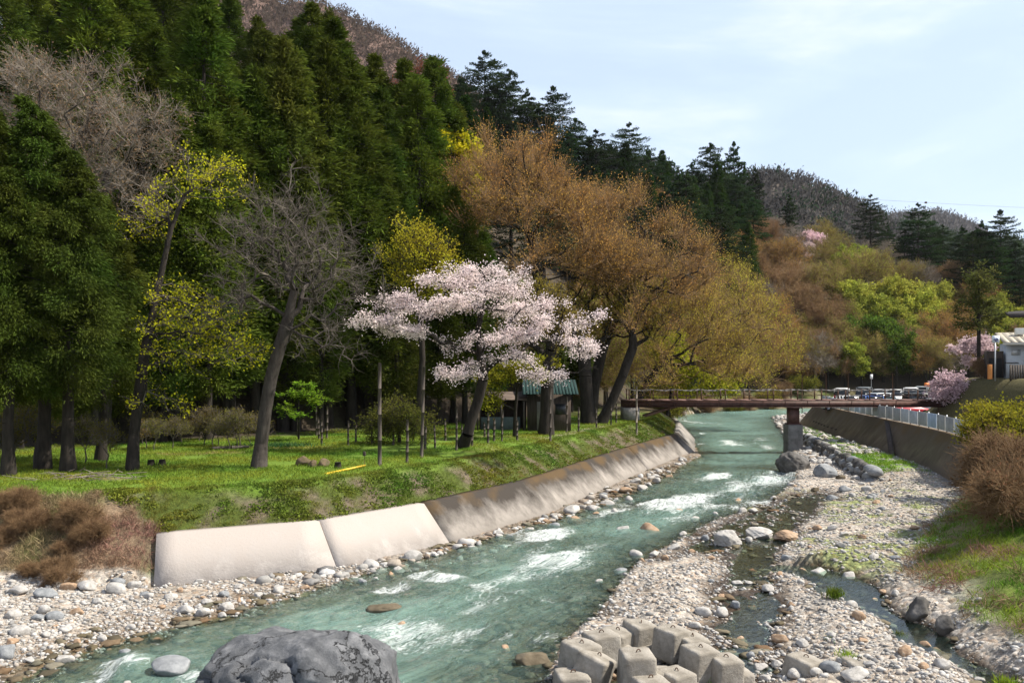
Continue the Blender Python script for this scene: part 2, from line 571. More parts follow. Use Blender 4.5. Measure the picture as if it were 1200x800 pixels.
# what grows or lies where: colour per vertex, plus how pebbly and how wet it is
x, y, z = GX.ravel(), GY.ravel(), GZ.ravel()
dT, sT = sdist(x, y, TOE)
dL, sL = sdist(x, y, WL)
dR, _ = sdist(x, y, WR)
dB, _ = sdist(x, y, BR)
dRT, _ = sdist(x, y, RT)
dF, _ = sdist(x, y, FOOT)
dW, _ = sdist(x, y, LW)
nA, nB, nC = fbm(x, y, 3.0, 4, 21), fbm(x, y, 0.7, 3, 22), fbm(x, y, 9, 3, 23)
def mixc(a, b, t):
    return a * (1 - t[:, None]) + b * t[:, None]
C3 = lambda *c: np.array(c, float)[None, :]
col = np.repeat(C3(0.30, 0.285, 0.265), len(x), 0)                       # dry gravel
peb = np.ones(len(x))
col = mixc(col, C3(0.19, 0.165, 0.135), sstep(0.05, 0.5, nA) * 0.5)
nat = sstep(49.1, 47.9, sT)
grass, lawn = C3(0.062, 0.085, 0.016), C3(0.115, 0.185, 0.022)
dry, soil = C3(0.20, 0.145, 0.095), C3(0.055, 0.043, 0.030)
# left bank slope and lawn
t = sstep(0.3, 0.7, dT) * (dL > 0)
bank = mixc(mixc(np.repeat(grass, len(x), 0), C3(0.12, 0.098, 0.07), sstep(-0.2, 0.25, nB + 0.35 * nA)), dry, nat * sstep(-0.15, 0.3, nA + 0.35 - 0.12 * (dT)))
col = mixc(col, bank, t)
peb = peb * (1 - t * 0.75)
t = sstep(2.9, 3.7, dT + nA * 0.4) * (dL > 0)
lw_ = mixc(mixc(np.repeat(lawn, len(x), 0), C3(0.10, 0.17, 0.02), sstep(-0.2, 0.4, nA)), C3(0.17, 0.15, 0.06), sstep(0.25, 0.6, nB * 0.6 + nC * 0.8))
col = mixc(col, lw_, t)
col = mixc(col, C3(0.11, 0.085, 0.05), t * sstep(76, 88, y))
peb = peb * (1 - t)
# bare earth path along the top of the bank near the footbridge
pth = np.exp(-((dT - 4.4 + 0.25 * nA) / 0.35) ** 2) * sstep(50, 54, y) * sstep(66, 62, y) * (dL > 0)
col = mixc(col, C3(0.27, 0.23, 0.17), pth * 0.9)
# forest floor and hill
t = sstep(-1.0, 1.5, dF + nA * 1.5)
fl = mixc(np.repeat(soil, len(x), 0), C3(0.06, 0.07, 0.02), sstep(0, 0.4, nC))
col = mixc(col, fl, t)
peb = peb * (1 - t)
# mulch bed in front of the forest on the left
for (px, py, rx, ry) in ((255, 531, 1.6, 0.8), (330, 525, 2.6, 0.9), (210, 533, 1.4, 0.6), (95, 562, 2.0, 0.7), (600, 512, 2.2, 0.8)):
    c = at(px, py, 2.7)
    q = np.exp(-(((x - c.x) / rx) ** 2 + ((y - c.y) / ry) ** 2) * 1.3 + nB * 0.6)
    col = mixc(col, C3(0.24, 0.15, 0.09), np.clip(q, 0, 1) * 0.85 * (dL > 0))
# right bank
rb = -dB
t = sstep(-0.2, 0.9, rb + nA * 0.9) * (y < 46.5)
rbank = mixc(mixc(np.repeat(C3(0.14, 0.20, 0.03), len(x), 0), dry, sstep(-0.05, 0.35, nA + nB * 0.3)), soil, sstep(0.25, 0.6, nC - nA * 0.5))
col = mixc(col, rbank, t)
peb = peb * (1 - t)
gp = sstep(9.5, 12.5, x + nA * 2) * sstep(26, 29, y) * sstep(50, 44, y) * (dR < 0) * (rb < 0.4) * sstep(0.05, 0.3, nB + nA * 0.6)
col = mixc(col, C3(0.12, 0.17, 0.03), gp * 0.7)
t = ((-dW > 0.15) & (rb < 0.3) & (dR < 0)) * sstep(50.5, 52.5, y) * sstep(90, 84, y) * sstep(-0.35, 0.0, nA + 0.15)
col = mixc(col, C3(0.15, 0.25, 0.03), t * 0.95)
peb = peb * (1 - t)
t = (rb > -0.3) * (y > 44) * (y < 140) * (dF < 0) * 1.0
col = mixc(col, C3(0.17, 0.165, 0.155), t)                              # car park surfacing
peb = peb * (1 - t)
hs = sstep(33, 35, x) * sstep(78, 73, y) * (dRT < 0) * sstep(30, 36, y)
col = mixc(col, C3(0.09, 0.08, 0.035), hs)
# river bed: brown and olive stones
under = sstep(0.05, -0.04, z) * (dF < 0) * (dT < 0.2)
bedc = mixc(mixc(np.repeat(C3(0.17, 0.13, 0.075), len(x), 0), C3(0.20, 0.19, 0.13), sstep(-0.2, 0.3, nA)), C3(0.09, 0.10, 0.075), sstep(0.1, 0.5, nC))
rz_ = (dR < 0) * 1.0
col = mixc(col, bedc, under * (1 - rz_))
col = mixc(col, C3(0.055, 0.042, 0.028), np.clip(sstep(0.13, 0.02, z) * rz_ * (dB > -0.5), 0, 1))
wet = sstep(0.16, 0.02, z + nB * 0.08) * (dF < -3) * (dT < 0.3) * (dB > -1)
def set_attr(me, name, arr, typ='FLOAT'):
    a = me.attributes.new(name, typ, 'POINT')
    a.data.foreach_set("value" if typ == 'FLOAT' else "color", np.asarray(arr, dtype=np.float32).ravel())
set_attr(ground_me, "soil", np.concatenate([np.clip(col, 0, 1), np.ones((len(x), 1))], 1), 'FLOAT_COLOR')
set_attr(ground_me, "pebbles", np.clip(peb, 0, 1))
set_attr(ground_me, "wet", np.clip(wet, 0, 1))

def ground_material():
    m, n, l = mat_new("river_valley_ground")
    out = N(n, "ShaderNodeOutputMaterial")
    p = N(n, "ShaderNodeBsdfPrincipled", Roughness=0.95)
    p.inputs["Specular IOR Level"].default_value = 0.2
    tc = N(n, "ShaderNodeTexCoord")
    a = N(n, "ShaderNodeAttribute", attribute_name="soil")
    pb = N(n, "ShaderNodeAttribute", attribute_name="pebbles")
    wt = N(n, "ShaderNodeAttribute", attribute_name="wet")
    # fine mottling
    nz = N(n, "ShaderNodeTexNoise", Scale=5.5, Detail=10, Roughness=0.75)
    l.new(tc.outputs["Object"], nz.inputs["Vector"])
    mr = N(n, "ShaderNodeMapRange")
    mr.inputs["From Min"].default_value = 0.25
    mr.inputs["From Max"].default_value = 0.75
    mr.inputs["To Min"].default_value = 0.5
    mr.inputs["To Max"].default_value = 1.5
    l.new(nz.outputs["Fac"], mr.inputs["Value"])
    mul = N(n, "ShaderNodeMix", data_type='RGBA', blend_type='MULTIPLY')
    mul.inputs["Factor"].default_value = 1
    l.new(a.outputs["Color"], mul.inputs["A"])
    l.new(mr.outputs[0], mul.inputs["B"])
    nf = N(n, "ShaderNodeTexNoise", Scale=26, Detail=6, Roughness=0.8)
    l.new(tc.outputs["Object"], nf.inputs["Vector"])
    mf = N(n, "ShaderNodeMapRange")
    mf.inputs["From Min"].default_value = 0.3
    mf.inputs["From Max"].default_value = 0.7
    mf.inputs["To Min"].default_value = 0.45
    mf.inputs["To Max"].default_value = 1.5
    l.new(nf.outputs["Fac"], mf.inputs["Value"])
    mul2 = N(n, "ShaderNodeMix", data_type='RGBA', blend_type='MULTIPLY')
    mul2.inputs["Factor"].default_value = 1
    l.new(mul.outputs["Result"], mul2.inputs["A"])
    l.new(mf.outputs[0], mul2.inputs["B"])
    mul = mul2
    # pebbles, two sizes
    heights = []
    base = mul.outputs["Result"]
    for sc, f in ((5.0, 0.75), (11.0, 0.6)):
        v = N(n, "ShaderNodeTexVoronoi", Scale=sc)
        l.new(tc.outputs["Object"], v.inputs["Vector"])
        cr = N(n, "ShaderNodeValToRGB")
        e = cr.color_ramp.elements
        e[0].position, e[0].color = 0.0, (0.62, 0.60, 0.58, 1)
        e[1].position, e[1].color = 1.0, (1.25, 1.2, 1.15, 1)
        for pos, c in ((0.25, (0.9, 0.88, 0.85, 1)), (0.5, (1.45, 1.42, 1.38, 1)), (0.72, (1.05, 0.85, 0.68, 1)), (0.86, (1.6, 1.58, 1.55, 1))):
            k = e.new(pos)
            k.color = c
        sp = N(n, "ShaderNodeSeparateColor")
        l.new(v.outputs["Color"], sp.inputs[0])
        l.new(sp.outputs[0], cr.inputs[0])
        mm = N(n, "ShaderNodeMix", data_type='RGBA', blend_type='MULTIPLY')
        fm = N(n, "ShaderNodeMath", operation='MULTIPLY')
        fm.inputs[1].default_value = f
        l.new(pb.outputs["Fac"], fm.inputs[0])
        l.new(fm.outputs[0], mm.inputs["Factor"])
        l.new(base, mm.inputs["A"])
        l.new(cr.outputs[0], mm.inputs["B"])
        base = mm.outputs["Result"]
        heights.append(v.outputs["Distance"])
    # wet stones are darker
    wm = N(n, "ShaderNodeMix", data_type='RGBA', blend_type='MULTIPLY')
    wm.inputs["B"].default_value = (0.55, 0.5, 0.45, 1)
    l.new(wt.outputs["Fac"], wm.inputs["Factor"])
    l.new(base, wm.inputs["A"])
    l.new(wm.outputs["Result"], p.inputs["Base Color"])
    wr = N(n, "ShaderNodeMapRange")
    wr.inputs["To Min"].default_value = 0.95
    wr.inputs["To Max"].default_value = 0.35
    l.new(wt.outputs["Fac"], wr.inputs["Value"])
    l.new(wr.outputs[0], p.inputs["Roughness"])
    b0 = N(n, "ShaderNodeBump", Strength=0.5, Distance=0.12)
    l.new(nz.outputs["Fac"], b0.inputs["Height"])
    b1 = N(n, "ShaderNodeBump", Distance=0.08, invert=True)
    l.new(heights[0], b1.inputs["Height"])
    l.new(pb.outputs["Fac"], b1.inputs["Strength"])
    l.new(b0.outputs[0], b1.inputs["Normal"])
    l.new(b1.outputs[0], p.inputs["Normal"])
    l.new(p.outputs[0], out.inputs[0])
    return m
ground_me.materials.append(ground_material())
kind(link("ground", ground_me), "structure")

# ------------------------------------------------------------------ river water
wx = graded(-30, -14, 14, 130, 0.16, 1.05, 1.2)
wy = graded(4, 15, 50, 165, 0.16, 1.035, 1.0)
WX, WY = np.meshgrid(wx, wy)
x, y = WX.ravel(), WY.ravel()
g = height(x, y)
dL, sL = sdist(x, y, WL)
dR, _ = sdist(x, y, WR)
dB, _ = sdist(x, y, BR)
main = (dL < 0) & (dR > -0.4)
# white water: (px, py, half-length m along the flow, half-width m, strength)
RAPIDS = [(905, 562, 5.0, 2.6, 1.0), (930, 556, 3.0, 2.0, 1.0), (870, 572, 4.0, 2.2, 0.8), (838, 556, 3.5, 1.6, 0.6), (880, 520, 5, 2.5, 0.3), (840, 498, 8, 3, 0.5), (890, 492, 7, 3, 0.6),
          (712, 602, 2.6, 0.9, 0.8), (640, 655, 1.2, 0.8, 0.85), (680, 650, 2.2, 1.0, 0.7), (700, 640, 2.5, 0.8, 0.75), (735, 628, 2.0, 1.0, 0.6), (760, 600, 3, 1.2, 0.5), (655, 625, 2.0, 0.9, 0.55), (630, 640, 1.6, 0.7, 0.5),
          (525, 677, 0.8, 0.8, 1.0), (500, 672, 0.9, 0.4, 0.6), (455, 690, 0.7, 0.5, 0.95), (640, 700, 0.8, 0.7, 0.9), (612, 692, 0.6, 0.35, 0.8), (680, 700, 1.3, 0.5, 0.7), (590, 703, 0.7, 0.4, 0.5), (632, 748, 0.9, 0.5, 0.8), (600, 745, 0.6, 0.3, 0.6), (548, 715, 0.7, 0.4, 0.6),
          (140, 778, 0.8, 0.7, 1.2), (115, 790, 1.3, 0.45, 1.1), (160, 765, 0.9, 0.4, 0.8), (185, 750, 0.8, 0.4, 0.7), (225, 793, 0.6, 0.4, 0.8), (560, 735, 0.9, 0.3, 0.5), (700, 685, 0.9, 0.3, 0.4), (770, 590, 3.0, 0.8, 0.6), (820, 585, 3, 1.0, 0.7)]
foam = np.zeros(len(x))
swell = np.zeros(len(x))
for (px, py, a, b, s) in RAPIDS:
    c = at(px, py)
    i = np.argmin((x - c.x) ** 2 + (y - c.y) ** 2)
    du, dv = sL - sL[i], dL - dL[i]
    k = np.exp(-((du / a) ** 2 + (dv / b) ** 2))
    foam = np.maximum(foam, s * k)
    swell = swell + 0.10 * s * k * np.sin(du * 2.1 + fbm(x, y, 1.2, 2, 3) * 4)
wave = fbm(sL * 0.55, dL, 0.55, 3, 31) * 0.12 + fbm(x, y, 2.3, 2, 33) * 0.05
zz = np.where(main, wave + swell * 1.1, 0.0)
# foam streaks drawn out along the flow
st = fbm(sL * 0.45, dL, 0.5, 4, 41)
st2 = fbm(sL * 0.7, dL, 0.22, 3, 43)
amb = sstep(0.42, 0.75, st + 0.4 * fbm(x, y, 6, 2, 47)) * 0.45 * main
fm = np.clip(foam * 0.86 + 0.88 * sstep(-0.25, 0.6, fbm(sL * 0.5, dL, 1.6, 3, 45)) * sstep(-0.25, 0.35, fbm(x, y, 7, 2, 47)) + 0.10 * st, 0, 1) * main
keep = (g < 0.14)[None, :].ravel() & (sdist(x, y, TOE)[0] < 0.3) & ((main) | ((dR < 0) & (dB > -1.2) & (y < 52)))
F = grid_faces(len(wx), len(wy))
F = F[keep[F].any(axis=1)]
used = np.unique(F)
remap = -np.ones(len(x), dtype=int)
remap[used] = np.arange(len(used))
wV = np.stack([x, y, zz], 1)[used]
river_me = make_mesh("river", wV, [remap[F]], (), True)
depth = (np.clip(zz - g, 0, 2) * np.where(main, 1.0, 0.25))[used]
set_attr(river_me, "depth", depth)
set_attr(river_me, "foam", fm[used])
set_attr(river_me, "still", np.where(main, 0, 1.0)[used])
set_attr(river_me, "flow", np.stack([sL * 0.45, dL, sL * 0, np.ones_like(sL)], 1)[used], 'FLOAT_COLOR')

def water_material():
    m, n, l = mat_new("clear_river_water")
    out = N(n, "ShaderNodeOutputMaterial")
    fl = N(n, "ShaderNodeAttribute", attribute_name="flow")
    dp = N(n, "ShaderNodeAttribute", attribute_name="depth")
    fo = N(n, "ShaderNodeAttribute", attribute_name="foam")
    sl = N(n, "ShaderNodeAttribute", attribute_name="still")
    n1 = N(n, "ShaderNodeTexNoise", Scale=2.6, Detail=7, Roughness=0.6, Distortion=0.6)
    l.new(fl.outputs["Color"], n1.inputs["Vector"])
    n2 = N(n, "ShaderNodeTexNoise", Scale=9.0, Detail=5, Roughness=0.65)
    l.new(fl.outputs["Color"], n2.inputs["Vector"])
    inv = N(n, "ShaderNodeMath", operation='SUBTRACT')
    inv.inputs[0].default_value = 1.0
    l.new(sl.outputs["Fac"], inv.inputs[1])
    bs = N(n, "ShaderNodeMath", operation='MULTIPLY_ADD')
    bs.inputs[1].default_value = 1.0
    bs.inputs[2].default_value = 0.06
    l.new(inv.outputs[0], bs.inputs[0])
    b1 = N(n, "ShaderNodeBump", Distance=0.22)
    l.new(n1.outputs["Fac"], b1.inputs["Height"])
    l.new(bs.outputs[0], b1.inputs["Strength"])
    b2 = N(n, "ShaderNodeBump", Distance=0.05)
    l.new(n2.outputs["Fac"], b2.inputs["Height"])
    l.new(bs.outputs[0], b2.inputs["Strength"])
    l.new(b1.outputs[0], b2.inputs["Normal"])
    # body: clear over the shallows, turquoise with depth
    tr = N(n, "ShaderNodeBsdfTransparent")
    tr.inputs["Color"].default_value = (0.80, 0.93, 0.88, 1)
    df = N(n, "ShaderNodeBsdfDiffuse")
    df.inputs["Color"].default_value = (0.26, 0.43, 0.375, 1)
    l.new(b1.outputs[0], df.inputs["Normal"])
    dr = N(n, "ShaderNodeMapRange")
    dr.inputs["From Min"].default_value = 0.06
    dr.inputs["From Max"].default_value = 0.95
    dr.inputs["To Min"].default_value = 0.02
    dr.inputs["To Max"].default_value = 0.52
    l.new(dp.outputs["Fac"], dr.inputs["Value"])
    body = N(n, "ShaderNodeMixShader")
    l.new(dr.outputs[0], body.inputs[0])
    l.new(tr.outputs[0], body.inputs[1])
    l.new(df.outputs[0], body.inputs[2])
    gl = N(n, "ShaderNodeBsdfGlossy", Roughness=0.08)
    l.new(b2.outputs[0], gl.inputs["Normal"])
    fr = N(n, "ShaderNodeFresnel", IOR=1.33)
    l.new(b2.outputs[0], fr.inputs["Normal"])
    frm = N(n, "ShaderNodeMath", operation='MULTIPLY')
    frm.inputs[1].default_value = 0.8
    l.new(fr.outputs[0], frm.inputs[0])
    surf = N(n, "ShaderNodeMixShader")
    l.new(frm.outputs[0], surf.inputs[0])
    l.new(body.outputs[0], surf.inputs[1])
    l.new(gl.outputs[0], surf.inputs[2])
    # white water broken up by fine noise
    n3 = N(n, "ShaderNodeTexNoise", Scale=5.5, Detail=10, Roughness=0.78, Distortion=1.6)
    l.new(fl.outputs["Color"], n3.inputs["Vector"])
    th = N(n, "ShaderNodeMapRange")
    th.inputs["From Min"].default_value = 0.0
    th.inputs["From Max"].default_value = 1.0
    th.inputs["To Min"].default_value = 0.74
    th.inputs["To Max"].default_value = 0.36
    l.new(fo.outputs["Fac"], th.inputs["Value"])
    df_ = N(n, "ShaderNodeMath", operation='SUBTRACT')
    l.new(n3.outputs["Fac"], df_.inputs[0])
    l.new(th.outputs[0], df_.inputs[1])
    ga = N(n, "ShaderNodeMath", operation='MULTIPLY')
    ga.inputs[1].default_value = 3.6
    l.new(df_.outputs[0], ga.inputs[0])
    fc = N(n, "ShaderNodeClamp")
    fc.inputs["Max"].default_value = 0.9
    l.new(ga.outputs[0], fc.inputs[0])
    wf = N(n, "ShaderNodeBsdfDiffuse")
    wf.inputs["Color"].default_value = (0.78, 0.82, 0.82, 1)
    l.new(b2.outputs[0], wf.inputs["Normal"])
    fin = N(n, "ShaderNodeMixShader")
    l.new(fc.outputs[0], fin.inputs[0])
    l.new(surf.outputs[0], fin.inputs[1])
    l.new(wf.outputs[0], fin.inputs[2])
    l.new(fin.outputs[0], out.inputs[0])
    return m
river_me.materials.append(water_material())
kind(link("river", river_me), "structure")
# ------------------------------------------------------------------ trees: how one is grown
def grow(pts, stem, bf=0.35, seg=0.6, jit=0.12, rt=0.012, power=2.35, rng=NR):
    """joins crown points to a stem with short, directed paths; returns node positions, parents, radii"""
    pts = np.asarray(pts, float)
    stem = np.asarray(stem, float)
    P = np.zeros((len(stem) + len(pts) * 14 + 10, 3))
    par = -np.ones(len(P), dtype=int)
    pl = np.zeros(len(P))
    n = len(stem)
    P[:n] = stem
    for i in range(1, n):
        par[i] = i - 1
        pl[i] = pl[i - 1] + np.linalg.norm(stem[i] - stem[i - 1])
    low = max(1, int(n * 0.45))
    order = np.argsort(np.linalg.norm(pts - stem[-1], axis=1) + 0.25 * np.linalg.norm(pts - stem[low], axis=1))
    for k in order:
        q = pts[k]
        d = np.linalg.norm(P[low:n] - q, axis=1)
        c = d + bf * pl[low:n] + 0.6 * np.maximum(P[low:n, 2] - q[2], 0)
        b = low + int(np.argmin(c))
        D = np.linalg.norm(q - P[b])
        m = int(min(12, max(1, round(D / seg))))
        a = P[b].copy()
        bend = rng.normal(size=3) * jit * D * 0.5
        bend[2] += 0.10 * D
        prev = b
        for s in range(1, m + 1):
            if n >= len(P):
                break
            t = s / m
            p = a + (q - a) * t + bend * math.sin(math.pi * t) + (rng.normal(size=3) * jit * seg * 0.5 if s < m else 0)
            P[n] = p
            par[n] = prev
            pl[n] = pl[prev] + np.linalg.norm(p - P[prev])
            prev = n
            n += 1
    P, par = P[:n], par[:n]
    acc = np.zeros(n)
    has = np.zeros(n, bool)
    has[par[par >= 0]] = True
    acc[~has] = rt ** power
    for i in range(n - 1, 0, -1):
        acc[par[i]] += acc[i]
    return P, par, acc ** (1 / power), ~has

def wood(P, par, rad, trunk_r, sides=(9, 5, 3), flare=1.5, hf=1.0):
    "tapered limbs in three thickness classes; also counts the faces of the thick wood"
    sc = trunk_r / rad[0]
    e = 0.72 if sc > 1 else 1.0
    rr = rad * np.minimum(sc, 1) if sc <= 1 else rad * (rad / rad[-1] * 0 + np.interp(rad / rad[0], [0, 1], [1, sc]))
    hh = P[:, 2] - P[0, 2]
    rr = rr * (1 + (flare - 1) * np.exp(-np.maximum(hh, 0) / (0.35 * hf)))
    i = np.arange(1, len(P))
    r1 = rr[i]
    r0 = np.minimum(rr[par[i]], r1 * 1.35)
    V, F, off = [], [], 0
    big = [r1 > 0.09, (r1 <= 0.09) & (r1 > 0.03), r1 <= 0.03]
    for msk, sd_ in zip(big, sides):
        if msk.any():
            v, f = tubes(P[par[i]][msk], P[i][msk], r0[msk], r1[msk], sd_)
            V.append(v)
            F.append(f + off)
            off += len(v)
    return V, F, off, sum(len(f) for f, m_ in zip(F, [m for m in big if m.any()]) if m_ is not big[2])

def twigs(P, par, tips, rad, n, L, up=0.3, curl=0.3, r=0.008, zr=None, rng=NR, flatten=1.0, thin=0.05, clump=0.0, cscale=1.8):
    "short side shoots on the thin wood; returns base, middle, end"
    cand = np.where((rad < thin) & (np.arange(len(P)) > 2))[0]
    if clump:
        cn = fbm(P[cand, 0] + 0.6 * P[cand, 2], P[cand, 1] - 0.8 * P[cand, 2], cscale, 3, 17)
        cand = cand[cn > np.quantile(cn, clump)]
    idx = rng.choice(cand, size=n)
    B = P[idx]
    along = B - P[par[idx]]
    along /= np.linalg.norm(along, axis=1, keepdims=True) + 1e-9
    d = along * 0.9 + rng.normal(size=(n, 3)) * 0.75
    d[:, 2] = d[:, 2] * flatten + up
    d /= np.linalg.norm(d, axis=1, keepdims=True) + 1e-9
    l = L * rng.uniform(0.5, 1.3, size=(n, 1))
    d2 = d + rng.normal(size=(n, 3)) * curl
    d2[:, 2] += up * 0.4
    d2 /= np.linalg.norm(d2, axis=1, keepdims=True) + 1e-9
    Mi = B + d * l * 0.5
    E = Mi + d2 * l * 0.5
    return B, Mi, E

def lobe_points(lobes, n, shell=0.45, rng=NR):
    w = np.array([max(0.05, a * b * c) ** 0.75 for (_, _, _, a, b, c) in lobes])
    cnt = np.maximum(1, np.round(n * w / w.sum()).astype(int))
    out = []
    for (cx, cy, cz, a, b, c), k in zip(lobes, cnt):
        v = rng.normal(size=(k, 3))
        v /= np.linalg.norm(v, axis=1, keepdims=True)
        v *= (rng.uniform(0, 1, size=(k, 1)) ** shell) * (1 + 0.75 * fbm(v[:, 0] * 1.4 + cx + v[:, 2], v[:, 1] * 1.4 + cz - v[:, 2] * 0.7, 0.8, 2, 3))[:, None]
        out.append(v * np.array([a, b, c]) + np.array([cx, cy, cz]))
    return np.vstack(out)

def broad_tree(stem, lobes, npts=260, trunk_r=0.25, twn=900, twL=0.9, leafn=9000, leaf=0.14, bf=0.35, up=0.35, bark="bark", lmat="leaf",
               seg=0.8, jit=0.16, elong=1.5, rt=0.014, twr=0.012, shell=0.45, flat=0.0, flatten=1.0, curl=0.35, extra_stems=(), spread=0.10, thin=0.05, rng=NR, flare=1.5, bark2=None, clump=0.0, cscale=1.8):
    pts = lobe_points(lobes, npts, shell, rng)
    P, par, rad, tips = grow(pts, stem, bf, seg, jit, rt, rng=rng)
    V, F, off, nthick = wood(P, par, rad, trunk_r, flare=flare)
    B, Mi, E = twigs(P, par, tips, rad, twn, twL, up, curl, twr, rng=rng, flatten=flatten, thin=thin, clump=clump, cscale=cscale)
    for a, b, r0, r1 in ((B, Mi, twr, twr * 0.75), (Mi, E, twr * 0.75, twr * 0.35)):
        v, f = tubes(a, b, np.full(len(a), r0), np.full(len(a), r1), 3)
        V.append(v)
        F.append(f + off)
        off += len(v)
    wood_me = make_mesh("wood", np.vstack(V), F, [M[bark]] + ([M[bark2]] if bark2 else []), True)
    if bark2:
        mi = np.ones(len(wood_me.polygons), dtype=np.int32)
        mi[:nthick] = 0
        wood_me.polygons.foreach_set("material_index", mi)
    leaf_me = None
    if leafn:
        k = rng.integers(0, len(B), size=leafn)
        t = rng.uniform(0.15, 1.05, size=(leafn, 1))
        C = np.where(t < 0.5, B[k] + (Mi[k] - B[k]) * t * 2, Mi[k] + (E[k] - Mi[k]) * (t * 2 - 1)) + rng.normal(size=(leafn, 3)) * spread
        d = E[k] - B[k]
        d /= np.linalg.norm(d, axis=1, keepdims=True) + 1e-9
        v, f = leaves(C, leaf, elong, d, flat, rng)
        leaf_me = make_mesh("foliage", v, [f], [M[lmat]])
    return wood_me, leaf_me

def conifer(Ht, Rm, z0, ntuft, per, leaf, style="cedar", trunk_r=0.25, rng=NR, bark="bark"):
    "straight trunk and a cone of foliage tufts (cedar) or of flat layered boughs (fir)"
    V, F, off = [], [], 0
    zs = np.linspace(0, Ht * 0.97, 12)
    sway = np.cumsum(rng.normal(size=(12, 2)) * 0.03, axis=0)
    P = np.column_stack([sway[:, 0], sway[:, 1], zs])
    P[0, :2] = 0
    rr = trunk_r * (1 - zs / Ht) + 0.02
    rr[0] *= 1.35
    v, f = tubes(P[:-1], P[1:], rr[:-1], rr[1:], 8)
    V.append(v), F.append(f)
    off += len(v)
    L = []
    if style == "cedar":
        u = rng.uniform(0, 1, ntuft) ** 0.85
        zz = z0 + (Ht - z0) * u
        env = np.interp(u, [0, 0.12, 0.35, 0.7, 0.92, 1], [0.55, 0.9, 1.0, 0.66, 0.27, 0.08])
        a = rng.uniform(0, 2 * np.pi, ntuft)
        rho = Rm * env * (0.55 + 0.5 * rng.uniform(0, 1, ntuft) ** 0.6) * (1 + 0.22 * np.sin(3 * a + zz * 0.7))
        T = np.column_stack([rho * np.cos(a), rho * np.sin(a), zz])
        A = np.column_stack([np.interp(zz, P[:, 2], P[:, 0]), np.interp(zz, P[:, 2], P[:, 1]), zz + 0.25 * rho])
        v, f = tubes(A, T, np.full(ntuft, 0.035), np.full(ntuft, 0.012), 3)
        V.append(v), F.append(f + off)
        off += len(v)
        out = (T - A)
        out /= np.linalg.norm(out, axis=1, keepdims=True) + 1e-9
        k = np.repeat(np.arange(ntuft), per)
        tr = np.interp(u, [0, 0.5, 1], [0.62, 0.52, 0.24]) * (Rm / 2.6) * (0.78 if per > 200 else 1.0)
        q = rng.normal(size=(len(k), 3))
        q *= np.array([0.62, 0.62, 0.5])
        C = T[k] + q * tr[k][:, None] - out[k] * rng.uniform(0, 0.9, size=(len(k), 1)) * rho[k][:, None] * 0.30
        d = out[k] * 0.8 + q * 0.5
        d[:, 2] += 0.15 if per < 200 else -0.35
        lv, lf = leaves(C, leaf, 4.6, d, 0.0, rng)
    else:
        nw = int((Ht - z0) / (0.055 * Ht)) + 3
        Cs, Ds = [], []
        for w in range(nw):
            u = w / (nw - 1)
            zc = z0 + (Ht - z0) * u ** 0.95
            env = np.interp(u, [0, 0.2, 0.55, 0.8, 0.93, 1], [0.75, 1.0, 0.9, 0.62, 0.36, 0.10])
            nb = 7 if u < 0.9 else 4
            a0 = rng.uniform(0, 6.28)
            for b in range(nb):
                if rng.uniform() < 0.14:
                    continue
                a = a0 + b * 6.283 / nb + rng.normal() * 0.25
                Lb = Rm * env * rng.uniform(0.55, 1.2)
                s = np.array([0, 0, zc + rng.normal() * 0.5])
                e = np.array([Lb * math.cos(a), Lb * math.sin(a), zc + Lb * rng.uniform(-0.16, 0.26)])
                v, f = tubes(s[None], e[None], np.array([0.05]), np.array([0.012]), 4)
                V.append(v), F.append(f + off)
                off += len(v)
                m = int(per * ntuft / (nw * 7) * (0.4 + Lb / Rm))
                t = rng.uniform(0.22, 1.05, size=m)
                dr = (e - s) / Lb
                sd_ = np.array([-dr[1], dr[0], 0])
                wdt = (0.30 * Lb * np.sin(np.clip(t, 0.05, 1) * 2.6) + 0.15)
                lat = rng.uniform(-1, 1, m) * wdt
                C = s + (e - s) * t[:, None] + sd_[None] * lat[:, None]
                C[:, 2] += rng.normal(size=m) * 0.10 - 0.10 * np.abs(lat) + 0.10 * t
                Cs.append(C)
                Ds.append(dr[None] * 0.8 + sd_[None] * np.sign(lat)[:, None] * 0.7 + np.zeros((m, 3)))
        lv, lf = leaves(np.vstack(Cs), leaf, 2.0, np.vstack(Ds), 0.6, rng)
    return make_mesh("trunk_wood", np.vstack(V), F, [M[bark]], True), make_mesh("needles", lv, [lf], [M["needle"]])

def plant_tree(name, label, cat, meshes, loc, color, group=None, rz=0.0, sc=1.0, sz=None, wcolor=None):
    t = thing(name, label, cat, loc, rz, group)
    t.scale = (sc, sc, sz or sc)
    w = link("trunk", meshes[0], t)
    if wcolor:
        w.color = wcolor
    if meshes[1] is not None:
        c = link("crown", meshes[1], t)
        c.color = (*color, 1)
    return t

def vary(c, s=0.18, rr=R):
    k = 1 + rr.uniform(-s, s)
    return tuple(max(0.004, v * k * (1 + rr.uniform(-s, s) * 0.4)) for v in c)

# ------------------------------------------------------------------ prototypes
CEDAR = [conifer(21 + i, 2.7 + 0.15 * i, 3.6, 240, 120, 0.085, "cedar", 0.30) for i in range(4)]
FIR = [conifer(19 + 2 * i, 5.6 + 0.4 * i, 3.0, 230, 120, 0.17, "fir", 0.38) for i in range(3)]
SPIRE = [conifer(17 + i, 2.9, 1.5, 150, 90, 0.17, "fir", 0.25) for i in range(2)]

